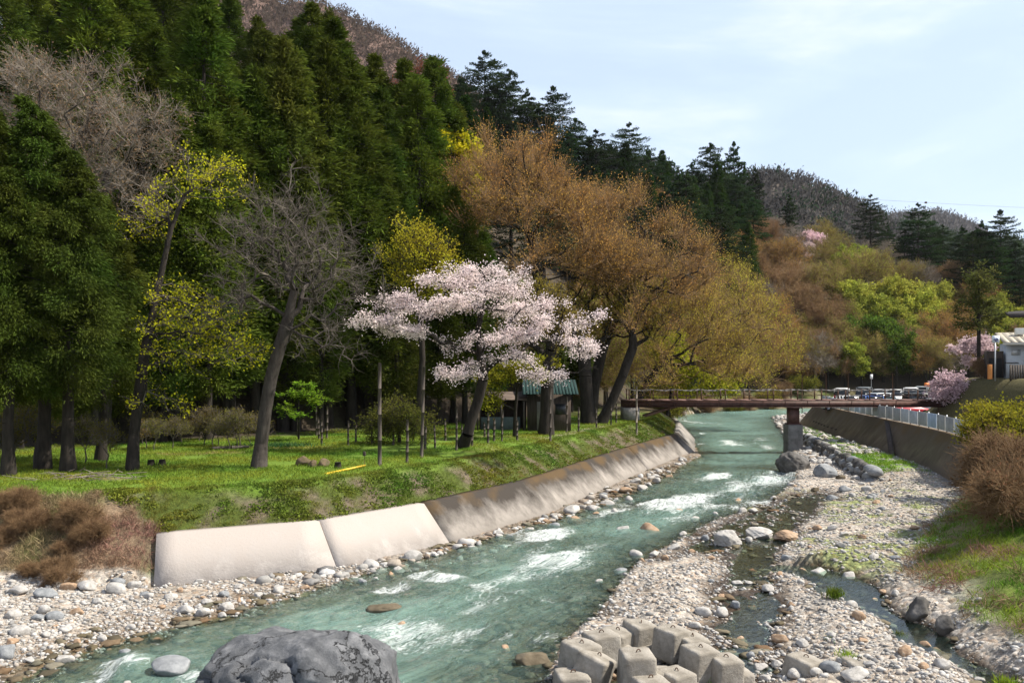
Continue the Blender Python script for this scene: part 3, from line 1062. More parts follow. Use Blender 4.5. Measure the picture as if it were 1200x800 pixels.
def vase(h, w, seed, **kw):
    "ascending spreading crown on one to three stems"
    rng = np.random.default_rng(seed)
    hb = h * 0.28
    stem = [(0, 0, 0), (0.05, 0, hb * 0.5), (0.1 * rng.normal(), 0.1 * rng.normal(), hb), (0.3 * rng.normal(), 0.3 * rng.normal(), h * 0.48), (0.4 * rng.normal(), 0.4 * rng.normal(), h * 0.66)]
    lobes = [(0, 0, h * 0.66, w * 0.36, w * 0.36, h * 0.30)]
    for i in range(6):
        a = i * 1.05 + rng.uniform(0, 0.6)
        q = rng.uniform(0.22, 0.34) * w
        lobes.append((q * math.cos(a), q * math.sin(a), h * rng.uniform(0.42, 0.76), w * 0.22, w * 0.22, h * 0.16))
    return broad_tree(stem, lobes, rng=rng, **kw)
BUD = [vase(11.5 + i, 10.5, 40 + i, npts=200, trunk_r=0.22, twn=3000, twL=1.7, leafn=13000, leaf=0.09, bark="bark", bark2="bark_twig", clump=0.3, twr=0.017, rt=0.018, spread=0.16, elong=1.7, up=0.45) for i in range(4)]
LUSH = [vase(11 + i, 11, 60 + i, npts=200, trunk_r=0.22, twn=1300, twL=1.1, leafn=16000, leaf=0.24, twr=0.014, rt=0.018, spread=0.26, flat=0.4) for i in range(3)]
BARE = [vase(11 + i, 9.5, 80 + i, npts=260, trunk_r=0.2, twn=3800, twL=1.3, leafn=2500, leaf=0.09, twr=0.016, rt=0.018, bark="bark_pale") for i in range(2)]

CEDAR_C = (0.074, 0.102, 0.016)
FIR_C = (0.030, 0.052, 0.020)
ORANGE, RUST, BROWN = (0.40, 0.24, 0.06), (0.29, 0.18, 0.09), (0.24, 0.18, 0.115)
OLIVE, LIME, YELLOW, PINK = (0.31, 0.29, 0.06), (0.29, 0.31, 0.05), (0.46, 0.42, 0.015), (0.62, 0.47, 0.48)

class Scatter:
    "keeps crowns apart as they look from the valley"
    def __init__(s):
        s.p = []
    def ok(s, px, py, rx, ry, k):
        for (qx, qy, ax, ay) in s.p:
            if ((px - qx) / (k * (rx + ax))) ** 2 + ((py - qy) / (k * (ry + ay))) ** 2 < 1:
                return False
        s.p.append((px, py, rx, ry))
        return True

def tree_at(px, py, kindname, h, meshes, color, label, cat, group=None, sc=1.0):
    q = on_hill(px, py, h * sc * 0.6)
    if q is None:
        return None
    X, Y = q
    return plant_tree(kindname, label, cat, meshes, (X, Y, H(X, Y) - 0.2), color, group, R.uniform(0, 6.28), sc)

# ------------------------------------------------------------------ cedars of the left hillside
SKY_L = [(-80, -200), (0, -170), (250, -40), (300, 0), (325, 30), (350, 45), (380, 62), (430, 95), (470, 118), (510, 135), (540, 150), (560, 200)]
sx, sy = [a[0] for a in SKY_L], [a[1] for a in SKY_L]
sca = Scatter()
ncedar = 0
LC = "dark green cedar among the packed cedars of the left hillside forest"
GC = "cedars of the left hillside forest"
for px, py in ((303, 70), (335, 95), (350, 115), (385, 130), (415, 148), (440, 158), (475, 182), (510, 192), (535, 205), (270, 40), (365, 132)):
    q = on_hill(px, py + 42, 13)
    if q:
        sc_ = R.uniform(0.9, 1.1)
        sca.ok(px, py + 42, 25, 60, 0.3)
        plant_tree("cedar_tree", LC, "tree", CEDAR[ncedar % 4], (q[0], q[1], H(*q) - 0.3), vary(CEDAR_C), GC, R.uniform(0, 6.28), sc_)
        ncedar += 1
for it in range(9000):
    px, py = R.uniform(-60, 545), R.uniform(-120, 400)
    if py < np.interp(px, sx, sy) + np.interp(px, [250, 340], [70, 108]) or px > 545 - max(0, (py - 250)) * 0.3:
        continue
    if px > 440 and py > 300:
        continue
    q = on_hill(px, py, 12.5)
    if q is None:
        continue
    if px < 230 and q[1] < 55:
        continue
    k = FPX / q[1]
    if not sca.ok(px, py, 2.7 * k, 6.5 * k, 0.40):
        continue
    sc_ = R.uniform(0.78, 1.18)
    plant_tree("cedar_tree", LC, "tree", CEDAR[R.randrange(4)], (q[0], q[1], H(*q) - 0.3), vary(CEDAR_C, 0.3), GC, R.uniform(0, 6.28), sc_)
    ncedar += 1
    if ncedar > 230:
        break
# the front row along the lawn shows its bare trunks
fl_ = np.array(FOOT)
for i in range(34):
    t = i / 33
    px = 5 + 560 * t + R.uniform(-6, 6)
    Yf = np.interp(px, [0, 150, 300, 430, 560], [42, 46.5, 51.5, 58, 64]) + R.choice([0, 1.5, 4.5])
    X = (px - 600) * Yf / FPX
    s_ = R.uniform(0.58, 0.82) * (0.62 if px < 150 else 1)
    plant_tree("cedar_tree", "cedar with a bare lower trunk at the dark forest edge behind the lawn", "tree", CEDAR[R.randrange(4)], (X, Yf, H(X, Yf) - 0.1), vary(CEDAR_C, 0.3), "cedars at the forest edge", R.uniform(0, 6.28), s_)

# cedars standing forward on the left of the lawn, their boughs hanging low
NEARC = [conifer(12.5 + i, 2.3, 2.9, 190, 420, 0.038, "cedar", 0.24) for i in range(2)]
for (px, py, i, sc_, lb) in ((10, 559, 0, 0.95, "tall cedar with a slim dark trunk at the left edge of the lawn"),
                             (50, 551, 1, 1.12, "thick trunked leaning cedar at the left of the lawn"),
                             (80, 553, 0, 1.05, "cedar with drooping boughs behind the twig pile on the lawn"),
                             (118, 540, 1, 0.9, "rightmost of the cedars standing forward on the lawn"),
                             (-25, 556, 1, 1.15, "cedar cut by the left border of the view")):
    c = at(px, py, 2.72)
    t = plant_tree("cedar_tree", lb, "tree", NEARC[i], (c.x, c.y, H(c.x, c.y) - 0.05), vary((0.056, 0.080, 0.014), 0.12), "cedars standing forward on the lawn", R.uniform(0, 6.28), sc_)
    if "leaning" in lb:
        t.rotation_euler = (0.02, -0.05, 1.0)

# ------------------------------------------------------------------ dark firs along the skyline and on the far slope
def skyline_tree(px, top, proto, kindname, lb, color, h, back=0.0, grp=None):
    "stands where its top reaches the photo's skyline"
    Yc, zc, yc = crest(px)
    Yc -= back
    X = (px - 600) * Yc / FPX
    zc = H(X, Yc)
    s = (CAM_Z + (HOR - top) * Yc / FPX - zc) / h
    return plant_tree(kindname, lb, "tree", proto, (X, Yc, zc - 0.2), color, grp, R.uniform(0, 6.28), max(0.5, min(1.7, s)))
LF = "dark layered fir on the skyline above the budding trees"
GF = "dark firs along the skyline"
for (px, top, i) in ((568, 62, 2), (540, 95, 0), (596, 84, 1), (618, 110, 0), (648, 103, 2), (675, 140, 1), (632, 128, 0), (690, 165, 0), (737, 146, 2), (715, 172, 1), (760, 178, 0), (785, 190, 1), (832, 170, 1), (812, 192, 0), (775, 205, 2), (583, 100, 2), (665, 155, 0)):
    skyline_tree(px, top, FIR[i], "fir_tree", LF, vary(FIR_C, 0.2), [19, 21, 23][i], grp=GF)
for (px, top, i) in ((860, 170, 0), (846, 190, 1), (885, 200, 0), (872, 196, 1)):
    skyline_tree(px, top, SPIRE[i], "fir_tree", "narrow pointed fir beside the firs on the skyline", vary(FIR_C, 0.2), [17, 18][i], grp="pointed firs on the skyline")
for (px, py, sc_) in ((700, 230, .8), (730, 225, .8), (760, 250, .8), (795, 245, .9), (812, 250, .85), (828, 255, .8), (842, 250, .8), (856, 245, .75), (868, 262, .7), (800, 275, .75), (830, 285, .7), (775, 270, .8), (748, 245, .8), (815, 225, .8), (845, 220, .8), (870, 225, .7)):
    tree_at(px, py, "cedar_tree", 22, CEDAR[R.randrange(4)], vary((0.03, 0.06, 0.012), 0.2), "green cedar in the stand below the skyline firs", "tree", "cedar stand below the skyline firs", sc_)
nfir = 0
scf = Scatter()
for it in range(1500):
    px = R.uniform(520, 890)
    py = np.interp(px, [520, 560, 620, 660, 740, 790, 860, 890], [150, 130, 170, 185, 215, 245, 250, 265]) + R.uniform(-15, 75)
    q = on_hill(px, py, 12)
    if q is None or q[1] < 90 or not scf.ok(px, py, 24, 34, 0.45):
        continue
    c_ = R.random() < 0.35
    fam = CEDAR if c_ else FIR
    plant_tree("fir_tree" if not c_ else "cedar_tree", "dark fir in the conifer belt between the skyline and the orange trees" if not c_ else "cedar in the conifer belt between the skyline and the orange trees", "tree",
               fam[R.randrange(len(fam))], (q[0], q[1], H(*q) - 0.3), vary(FIR_C if not c_ else (0.03, 0.058, 0.012), 0.25), "firs of the conifer belt" if not c_ else "cedars of the conifer belt", R.uniform(0, 6.28), R.uniform(0.85, 1.1))
    nfir += 1
    if nfir > 60:
        break
for (px, py, h, fam, sc_, lb) in ((925, 258, 17, SPIRE, 0.95, "lone dark fir rising from the pink blossom on the far slope"),
                                  (958, 238, 17, SPIRE, .8, "left one of the two small firs side by side on the far ridge"),
                                  (978, 245, 17, SPIRE, .7, "right one of the two small firs side by side on the far ridge")):
    tree_at(px, py, "fir_tree", h, fam[0], FIR_C, lb, "tree", None, sc_)
for (px, py, sc_) in ((1020, 272, .9), (1008, 262, .7), (1040, 285, .7), (1076, 290, .95), (1090, 300, .75), (1128, 298, .9), (1150, 300, 1.05), (1172, 305, 1.05), (1190, 325, .9), (1140, 325, .9), (1165, 335, .9), (1195, 350, .8), (1060, 300, .7), (1105, 300, .7)):
    tree_at(px, py, "pine_tree", 20, FIR[R.randrange(3)], vary((0.026, 0.045, 0.016), 0.25), "dark spreading pine on the far slope at the right", "tree", "dark pines on the far slope", sc_)

# ------------------------------------------------------------------ budding woodland of the far slope
PAL = {"rust": (RUST, BUD, "rust coloured budding tree on the far slope"), "brown": (BROWN, BARE, "grey brown leafless tree on the far slope"),
       "orange": (ORANGE, BUD, "orange budding tree on the far slope"), "olive": (OLIVE, BUD, "olive green budding tree on the far slope"),
       "lime": (LIME, LUSH, "lime green leafy tree on the far slope"), "pink": (PINK, LUSH, "pale pink cherry in bloom on the far slope"),
       "yellow": (YELLOW, BUD, "yellow flowering tree on the far slope"), "green": ((0.085, 0.13, 0.02), LUSH, "mid green leafy tree on the far slope")}
NM = {"rust": "budding_tree", "brown": "bare_tree", "orange": "budding_tree", "olive": "budding_tree", "lime": "leafy_tree", "pink": "cherry_tree", "yellow": "flowering_tree", "green": "leafy_tree"}
FAR = [(900, 245, "brown", .8), (880, 268, "rust", .8), (915, 238, "lime", .6), (905, 225, "brown", .7), (940, 268, "brown", .8), (985, 268, "rust", .8), (870, 300, "orange", 1), (850, 325, "yellow", 1), (845, 345, "yellow", .8),
       (900, 305, "rust", 1), (925, 330, "rust", 1), (950, 284, "pink", .75), (940, 296, "pink", .6), (965, 300, "olive", .9), (1000, 290, "brown", .9), (1040, 300, "brown", 1), (1080, 325, "brown", 1), (1110, 330, "rust", .9),
       (985, 325, "olive", 1.1), (960, 345, "olive", 1), (1015, 330, "olive", 1.1), (1045, 350, "lime", 1.1), (1070, 360, "lime", 1.05), (1030, 365, "lime", 1), (1090, 370, "lime", .8), (1060, 335, "olive", .9), (1005, 360, "lime", .9), (1140, 360, "orange", .9), (1120, 375, "orange", .8),
       (1165, 370, "lime", .9), (1185, 360, "olive", .9), (1150, 385, "lime", .7), (900, 350, "brown", 1), (935, 370, "rust", 1), (965, 385, "rust", 1), (915, 395, "orange", 1), (940, 410, "olive", .9), (985, 400, "olive", 1), (1010, 395, "green", 1), (1035, 405, "green", 1), (1060, 400, "rust", .9), (1090, 410, "orange", .9),
       (1010, 425, "olive", .8), (1050, 430, "green", .8), (970, 428, "rust", .8), (1085, 430, "olive", .8), (935, 435, "orange", .7), (905, 430, "orange", .8), (1120, 405, "orange", .8), (1105, 425, "olive", .7), (880, 330, "rust", .9), (1180, 395, "lime", .8), (1075, 385, "lime", .8)]
scb = Scatter()
def far_tree(px, py, key, sc_):
    c, fam, lb = PAL[key]
    return tree_at(px, py, NM[key], 11.5, fam[R.randrange(len(fam))], vary(c, 0.16), lb, "tree", lb.replace(" tree on", " trees on").replace("cherry in", "cherries in"), sc_)
for (px, py, key, sc_) in FAR:
    far_tree(px, py, key, sc_)
    scb.ok(px, py, 24 * sc_, 24 * sc_, 0.01)
nf = 0
for it in range(6000):
    px, py = R.uniform(690, 1230), R.uniform(215, 445)
    lim = np.interp(px, [690, 860, 900, 1000, 1080, 1200, 1230], [215, 262, 255, 285, 315, 345, 350])
    if py < lim:
        continue
    q = on_hill(px, py, 6)
    if q is None or q[1] < 82:
        continue
    k = FPX / q[1]
    if not scb.ok(px, py, 5 * k, 5.5 * k, 0.36):
        continue
    near = min(FAR, key=lambda f: (f[0] - px) ** 2 + (f[1] - py) ** 2)
    key = near[2] if R.random() < 0.5 and near[2] not in ("pink", "yellow") else R.choice(["rust", "orange", "olive", "lime", "lime", "brown", "olive"])
    if px < 870:
        key = R.choice(["orange", "orange", "rust", "olive"])
    far_tree(px, py, key, R.uniform(0.75, 1.05))
    nf += 1
    if nf > 190:
        break
print("cedars", ncedar, "far fill", nf)
# ------------------------------------------------------------------ single trees of the photograph
def lobes_px(base, Ls):
    """(px, py, Y, half-width px, half-height px, depth m) -> lobes relative to the tree's base"""
    out = []
    for (px, py, Y, rx, ry, dp) in Ls:
        c = atY(px, py, Y) - Vector(base)
        out.append((c.x, c.y, c.z, rx * Y / FPX, dp, ry * Y / FPX))
    return out

def stem_px(base, S):
    return [(0, 0, 0)] + [tuple(atY(px, py, Y) - Vector(base)) for (px, py, Y) in S]

def hero(name, label, px, py, z, S, Ls, color, cat="tree", group=None, **kw):
    b = at(px, py, z) if not isinstance(px, Vector) else px
    b = Vector((b.x, b.y, H(b.x, b.y) - 0.08))
    me = broad_tree(stem_px(b, S), lobes_px(b, Ls), **kw)
    return plant_tree(name, label, cat, me, b, color, group)

# the big leafless walnut on the lawn
hero("walnut_tree", "big leafless walnut tree with a dark leaning trunk on the lawn", 303, 549, 2.7,
     [(306, 520, 36.4), (311, 480, 36.4), (318, 440, 36.4), (328, 405, 36.4), (338, 372, 36.3), (345, 340, 36.2)],
     [(332, 310, 36.3, 88, 72, 3.4), (300, 270, 36.5, 60, 45, 2.5), (385, 300, 36, 58, 55, 2.6), (345, 240, 36.4, 50, 38, 2), (420, 350, 35.6, 36, 36, 1.5), (280, 350, 36.4, 45, 40, 2), (410, 410, 35.6, 40, 14, 1.2), (365, 395, 35.5, 40, 25, 1.4)],
     (0.1, 0.1, 0.05), npts=230, trunk_r=0.27, twn=3000, twL=0.8, leafn=0, bark="bark_walnut", bark2="bark_grey", bf=0.2, up=0.25, curl=0.9, jit=0.34, seg=0.45, rt=0.017, twr=0.009, shell=0.6, flare=1.6)

# brown leafless tree in front of the cedars
hero("bare_tree", "wide brown leafless tree in front of the dark cedars at the upper left", Vector((-22.5, 46.5, 3)), 0, 0,
     [(122, 440, 46.5), (118, 360, 46.5), (112, 300, 46.4), (118, 240, 46), (128, 195, 46)],
     [(110, 150, 46, 92, 70, 4.0), (40, 130, 45.5, 60, 55, 3), (170, 160, 45.5, 55, 55, 3), (60, 210, 45, 70, 35, 2.5), (150, 235, 45, 60, 35, 2.5), (20, 85, 45.5, 40, 40, 2.5), (95, 95, 46, 55, 30, 2.5)],
     (0.25, 0.17, 0.10), npts=420, trunk_r=0.45, twn=7000, twL=1.0, leafn=9000, leaf=0.07, bark="bark_walnut", bark2="bark_pale", bf=0.25, up=0.25, curl=0.7, jit=0.28, seg=0.7, rt=0.015, twr=0.010, spread=0.12)

# yellow flowering maples between cedars and walnut
hero("flowering_maple", "yellow green maple with a straight trunk left of the walnut tree", 155, 551, 2.7,
     [(157, 510, 35.8), (163, 460, 35.8), (172, 400, 36), (186, 335, 36.2), (200, 270, 36.5), (215, 230, 36.8)],
     [(240, 385, 36.5, 60, 45, 2.2), (285, 405, 36, 28, 22, 1.4), (165, 268, 37, 32, 16, 1.5), (250, 205, 37, 48, 26, 2), (205, 355, 36.5, 30, 40, 2), (225, 420, 36, 45, 16, 1.6), (180, 470, 35.5, 30, 16, 1.2), (190, 240, 37, 30, 20, 1.4)],
     (0.44, 0.44, 0.02), npts=240, trunk_r=0.22, twn=1500, twL=0.6, leafn=5600, leaf=0.075, bark="bark", bark2="bark_grey", bf=0.25, up=0.1, curl=0.5, jit=0.22, seg=0.5, rt=0.012, twr=0.008, spread=0.10, flat=0.3)
hero("flowering_maple", "bright yellow flowering tree peeping out between cedars and the orange crown", Vector((-3.4, 71, 8)), 0, 0,
     [(562, 290, 71), (548, 230, 71)], [(532, 178, 70, 32, 22, 2.5), (516, 200, 70, 22, 18, 2), (545, 215, 70, 18, 25, 2)],
     (0.52, 0.48, 0.02), clump=0.4, npts=150, trunk_r=0.2, twn=800, twL=0.8, leafn=14000, leaf=0.17, spread=0.2)
hero("flowering_maple", "broad yellow flowering tree behind the white cherry", Vector((-6.2, 56, 4)), 0, 0,
     [(495, 420, 56), (492, 360, 56), (497, 320, 56)], [(503, 288, 55, 40, 34, 2.4), (472, 312, 55, 25, 25, 2), (530, 330, 55, 30, 25, 2), (490, 340, 55, 40, 20, 2)],
     (0.40, 0.36, 0.03), clump=0.5, npts=200, trunk_r=0.2, twn=1400, twL=1.0, leafn=9500, leaf=0.09, spread=0.18)

# the white cherry in flower
hero("cherry_tree", "white flowering cherry tree with layered boughs on the lawn", 541, 526, 2.65,
     [(548, 508, 44.6), (553, 490, 44.6), (560, 470, 44.6), (566, 445, 44.4), (563, 415, 44.4), (560, 385, 44.4), (566, 358, 44.3)],
     [(560, 318, 44.4, 46, 7, 2.0), (525, 330, 43.8, 40, 7, 1.6), (585, 338, 43.4, 50, 8, 1.8), (462, 352, 43.6, 42, 7, 1.5), (500, 362, 42.8, 40, 8, 1.6), (545, 356, 42.4, 42, 8, 1.8), (445, 378, 43.2, 34, 8, 1.4), (480, 388, 42.6, 34, 7, 1.4),
      (605, 362, 44.8, 40, 8, 1.8), (640, 358, 43.2, 34, 6, 1.4), (650, 378, 42.8, 40, 7, 1.6), (692, 372, 43, 26, 5, 1.1), (660, 398, 42.6, 38, 7, 1.5), (688, 412, 42.2, 28, 6, 1.1), (615, 392, 42.2, 34, 7, 1.4), (690, 432, 42.4, 22, 6, 1.0),
      (580, 398, 42.4, 24, 5, 1.0), (540, 438, 42.0, 30, 5, 1.0), (635, 440, 42.2, 26, 6, 1.0), (600, 418, 42, 30, 5, 1.0), (530, 405, 43, 25, 6, 1.2)],
     (0.90, 0.775, 0.765), npts=430, trunk_r=0.27, twn=3400, twL=0.50, leafn=38000, leaf=0.06, clump=0.28, cscale=0.9, lmat="blossom", bark="bark", bf=0.30, up=0.06, curl=0.3, jit=0.14, seg=0.5, rt=0.012, twr=0.008, spread=0.12, flatten=0.45, shell=0.6, thin=0.04, flare=1.7)

# orange budding giants on the bank upstream of the hut
OG = "orange budding giants beside the footbridge"
BIG = dict(lmat="leaf", bark="bark", bark2="bark_twig", clump=0.6, cscale=2.4, bf=0.30, up=0.75, curl=0.22, jit=0.16, seg=0.9, rt=0.019, twr=0.015, spread=0.26, elong=1.7)
hero("budding_tree", "tallest orange budding tree, its crown rising above the white cherry", Vector((3.6, 66, 3)), 0, 0,
     [(650, 440, 66), (645, 390, 66), (632, 330, 66.5), (622, 280, 67)],
     [(602, 182, 67, 48, 26, 4), (568, 222, 67, 40, 28, 4), (640, 208, 66, 44, 28, 4), (606, 248, 64, 50, 24, 4), (672, 262, 66, 44, 28, 4), (556, 285, 66, 30, 26, 3), (706, 305, 64, 36, 26, 3.5), (645, 312, 62, 44, 22, 3.5)],
     (0.52, 0.30, 0.08), npts=380, trunk_r=0.45, twn=5600, twL=2.0, leafn=27000, leaf=0.062, **BIG)
hero("budding_tree", "orange budding tree with several leaning trunks at the end of the bank path", Vector((6.2, 68, 2.8)), 0, 0,
     [(697, 450, 68), (706, 410, 68), (722, 365, 68), (738, 330, 68)],
     [(725, 248, 69, 40, 26, 4), (772, 280, 69, 40, 30, 4), (716, 322, 66, 44, 28, 4), (792, 335, 67, 40, 30, 4), (748, 378, 65, 44, 22, 3.5), (815, 310, 69, 30, 28, 3.5)],
     (0.48, 0.29, 0.085), npts=380, trunk_r=0.42, twn=4800, twL=2.0, leafn=23000, leaf=0.062, **BIG)
hero("budding_tree", "amber budding tree hanging over the left end of the footbridge", Vector((10.2, 74, 2.8)), 0, 0,
     [(752, 460, 74), (775, 425, 74.5), (798, 392, 75)],
     [(825, 365, 76, 48, 40, 5), (850, 405, 77, 45, 36, 5), (800, 420, 73, 50, 30, 4), (765, 430, 71.5, 45, 22, 3.5), (870, 370, 78, 35, 36, 4), (835, 435, 75, 40, 18, 3.5)],
     (0.42, 0.33, 0.06), npts=320, trunk_r=0.3, twn=3800, twL=1.7, leafn=24000, leaf=0.07, **BIG)
hero("budding_tree", "golden budding tree leaning over the water beyond the footbridge", Vector((16.6, 96, 3.0)), 0, 0,
     [(822, 455, 96), (840, 420, 96), (860, 390, 97)],
     [(880, 360, 98, 36, 40, 5), (900, 400, 98, 36, 36, 5), (915, 435, 97, 35, 22, 4), (870, 430, 95, 40, 24, 4), (850, 330, 99, 30, 30, 5), (845, 390, 95, 30, 30, 4)],
     (0.40, 0.35, 0.055), npts=300, trunk_r=0.3, twn=3200, twL=1.8, leafn=20000, leaf=0.085, **BIG)
hero("budding_tree", "yellow green young tree among orange ones above the bridge railing", Vector((16, 88, 3)), 0, 0,
     [(790, 440, 88), (795, 410, 88)], [(810, 440, 86, 30, 22, 3), (845, 448, 86, 26, 16, 3), (780, 405, 87, 26, 24, 3)],
     (0.26, 0.27, 0.022), npts=160, trunk_r=0.14, twn=1100, twL=1.0, leafn=12000, leaf=0.15, spread=0.2)
hero("budding_tree", "rust coloured budding tree standing on the skyline behind the firs", Vector((-19, 175, 42)), 0, 0,
     [(492, 165, 175), (490, 130, 175)], [(485, 95, 175, 26, 22, 4), (510, 92, 175, 20, 20, 4), (470, 110, 175, 18, 18, 4)],
     (0.22, 0.085, 0.05), npts=200, trunk_r=0.3, twn=1600, twL=1.6, leafn=7000, leaf=0.22, twr=0.02, rt=0.025, up=0.3)
for i in range(20):
    px, Yb = R.uniform(560, 800), R.uniform(70, 92)
    x_ = (px - 600) * Yb / FPX
    if sdist(np.array([x_]), np.array([Yb]), FOOT)[0][0] < 0.5:
        continue
    kk = i % 3
    plant_tree("understorey_tree", ("small olive tree of the undergrowth behind the hut", "small brown twiggy tree of the undergrowth behind the hut", "small dark green tree of the undergrowth behind the hut")[kk], "tree", (BUD, BARE, LUSH)[kk][i % 2], (x_, Yb, H(x_, Yb) - 0.2),
               vary(((0.20, 0.19, 0.04), (0.18, 0.13, 0.08), (0.07, 0.10, 0.02))[kk], 0.2), ("olive", "brown", "dark green")[kk] + " undergrowth trees behind the hut", R.uniform(0, 6.28), R.uniform(0.4, 0.65))
# thick dark trunks in front of the hut carry the lower crowns
for (px, py, tx, rr_, lb) in ((640, 509, 642, 0.42, "thick upright trunk right in front of the teal roofed hut"), (704, 496, 742, 0.36, "slanting tree beside the bank path, leaning towards the bridge"), (690, 496, 684, 0.5, "very thick trunked tree right of the hut")):
    c = at(px, py, 2.7)
    Y = c.y
    hero("budding_tree", lb, px, py, 2.7, [((px * 2 + tx) / 3, py - 25, Y), ((px + tx * 2) / 3, py - 55, Y), (tx, py - 90, Y + 0.3)],
         [(tx, py - 150, Y + 1, 40, 30, 2.5), (tx + 25, py - 120, Y, 30, 24, 2), (tx - 30, py - 125, Y + 0.5, 30, 24, 2)], (0.22, 0.17, 0.035), npts=110, trunk_r=rr_, twn=900, twL=0.9, leafn=5000, leaf=0.10, bf=0.3)

# yellow green foliage in front of the hut, round shrub, sapling, twiggy thicket
hero("leafy_shrub", "low yellow green tree in front of the hut under the cherry", 603, 512, 2.7, [(604, 480, 52), (606, 455, 51.5)], [(615, 432, 51, 28, 16, 1.5), (590, 445, 51, 25, 12, 1.4), (570, 470, 50, 18, 12, 1)],
     (0.24, 0.24, 0.02), npts=90, trunk_r=0.1, twn=700, twL=0.5, leafn=6000, leaf=0.09, spread=0.1, flat=0.4)
hero("weeping_shrub", "round weeping shrub of fine green twigs on the lawn", 468, 520, 2.7, [(468, 500, 47.5), (468, 485, 47.5)], [(468, 488, 47.5, 40, 18, 1.7), (450, 498, 47, 25, 14, 1.2), (488, 498, 47, 22, 14, 1.2)],
     (0.115, 0.125, 0.025), npts=130, trunk_r=0.09, twn=1800, twL=0.7, leafn=9000, leaf=0.07, up=-0.35, spread=0.08, twr=0.007)
hero("sapling", "bright green sapling with flat sprays in front of the dark forest", 350, 516, 2.7, [(350, 490, 49.5), (350, 470, 49.5)], [(352, 462, 49.5, 26, 4, 1), (338, 476, 49.3, 14, 4, 0.7), (368, 470, 49.3, 14, 4, 0.7), (345, 486, 49, 18, 3, 0.7), (356, 452, 49.6, 14, 3, 0.6)],
     (0.20, 0.34, 0.03), npts=60, trunk_r=0.05, twn=420, twL=0.4, leafn=3600, leaf=0.08, spread=0.05, flat=1, flatten=0.3, up=0)
SHR = [vase(2.6 + 0.3 * i, 2.4, 120 + i, npts=70, trunk_r=0.035, twn=700, twL=0.45, leafn=1300, leaf=0.06, twr=0.007, rt=0.008, seg=0.3, spread=0.07, bark="bark_grey") for i in range(3)]
for i in range(16):
    px = 165 + i * 9 + R.uniform(-8, 8)
    py = R.uniform(519, 530)
    c = at(px, py, 2.7)
    plant_tree("twiggy_shrub", "thin bare shrub in the twiggy row along the forest edge", "shrub", SHR[i % 3], (c.x, c.y, H(c.x, c.y) - 0.03), vary((0.17, 0.15, 0.03), 0.3), "twiggy shrubs along the forest edge", R.uniform(0, 6.28), R.uniform(0.5, 0.85))
for (px, py, s_) in ((18, 540, 1.0), (40, 545, .9), (100, 545, .8), (125, 550, .7), (5, 548, .8)):
    c = at(px, py, 2.7)
    plant_tree("twiggy_shrub", "thin bare shrub between the cedar trunks at the left", "shrub", SHR[R.randrange(3)], (c.x, c.y, H(c.x, c.y) - 0.03), vary((0.17, 0.15, 0.03), 0.3), "twiggy shrubs between the cedar trunks", R.uniform(0, 6.28), s_)

# ------------------------------------------------------------------ right bank: bushes, weeping cherry, lone tall tree
def bush_meshes(w, h, seed, **kw):
    rng = np.random.default_rng(seed)
    stem = [(0, 0, 0), (0, 0, h * 0.12), (0, 0, h * 0.25), (0.05, 0, h * 0.4)]
    lobes = [(rng.uniform(-.35, .35) * w, rng.uniform(-.35, .35) * w, h * rng.uniform(0.3, 0.72), w * 0.24, w * 0.24, h * 0.26) for _ in range(7)]
    return broad_tree(stem, lobes, rng=rng, **kw)
BUSHG = [bush_meshes(3.4, 3.0, 200 + i, npts=130, trunk_r=0.05, twn=1500, twL=0.6, leafn=6500, leaf=0.085, twr=0.008, rt=0.008, seg=0.4, spread=0.12, up=0.3) for i in range(2)]
BUSHD = [bush_meshes(3.2, 2.2, 220 + i, npts=150, trunk_r=0.05, twn=4200, twL=0.8, leafn=1800, leaf=0.06, twr=0.008, rt=0.008, seg=0.4, spread=0.10, up=0.1, bark="bark_twig") for i in range(2)]
for (px, py, z, s_, c, lb) in ((1182, 520, 3.3, 1.0, (0.22, 0.21, 0.02), "yellow green bush on the slope above the end of the fence"), (1192, 540, 3.2, 1.1, (0.24, 0.23, 0.02), "largest yellow green bush at the right edge of the view"), (1158, 486, 4.0, 0.8, (0.20, 0.16, 0.04), "bush turning green left of the bright yellow green ones"),
                               (1180, 490, 4.2, 1.1, (0.25, 0.24, 0.02), "yellow green bush below the pale house"), (1118, 480, 3.0, 0.7, (0.14, 0.20, 0.02), "small fresh green bush at the right end of the footbridge"), (1215, 500, 4.0, 1.2, (0.22, 0.22, 0.02), "bush at the right border below the brown fence"),
                               (1200, 470, 5.0, 0.8, (0.27, 0.28, 0.02), "light green bush in front of the brown timber fence")):
    c_ = at(px, py, z)
    plant_tree("green_bush", lb, "bush", BUSHG[R.randrange(2)], (c_.x, c_.y, H(c_.x, c_.y) - 0.1), c, "green bushes on the right bank", R.uniform(0, 6.28), s_)
for (px, py, z, s_) in ((1172, 548, 2.6, 0.8), (1182, 570, 2.4, 1.0), (1195, 590, 2.2, 1.0), (1205, 560, 2.8, 1.1), (1172, 585, 1.8, 0.6), (1190, 545, 3.0, 0.9), (1215, 610, 2.0, 1.0), (1165, 500, 3.8, 0.6), (1170, 470, 4.8, 0.8), (1150, 465, 4.6, 0.7), (1128, 468, 3.6, 0.6)):
    c_ = at(px, py, z)
    plant_tree("twiggy_bush", "dry brown twiggy bush on the shaded right bank", "bush", BUSHD[R.randrange(2)], (c_.x, c_.y, H(c_.x, c_.y) - 0.1), vary((0.16, 0.095, 0.05), 0.25), "dry twiggy bushes on the right bank", R.uniform(0, 6.28), s_)
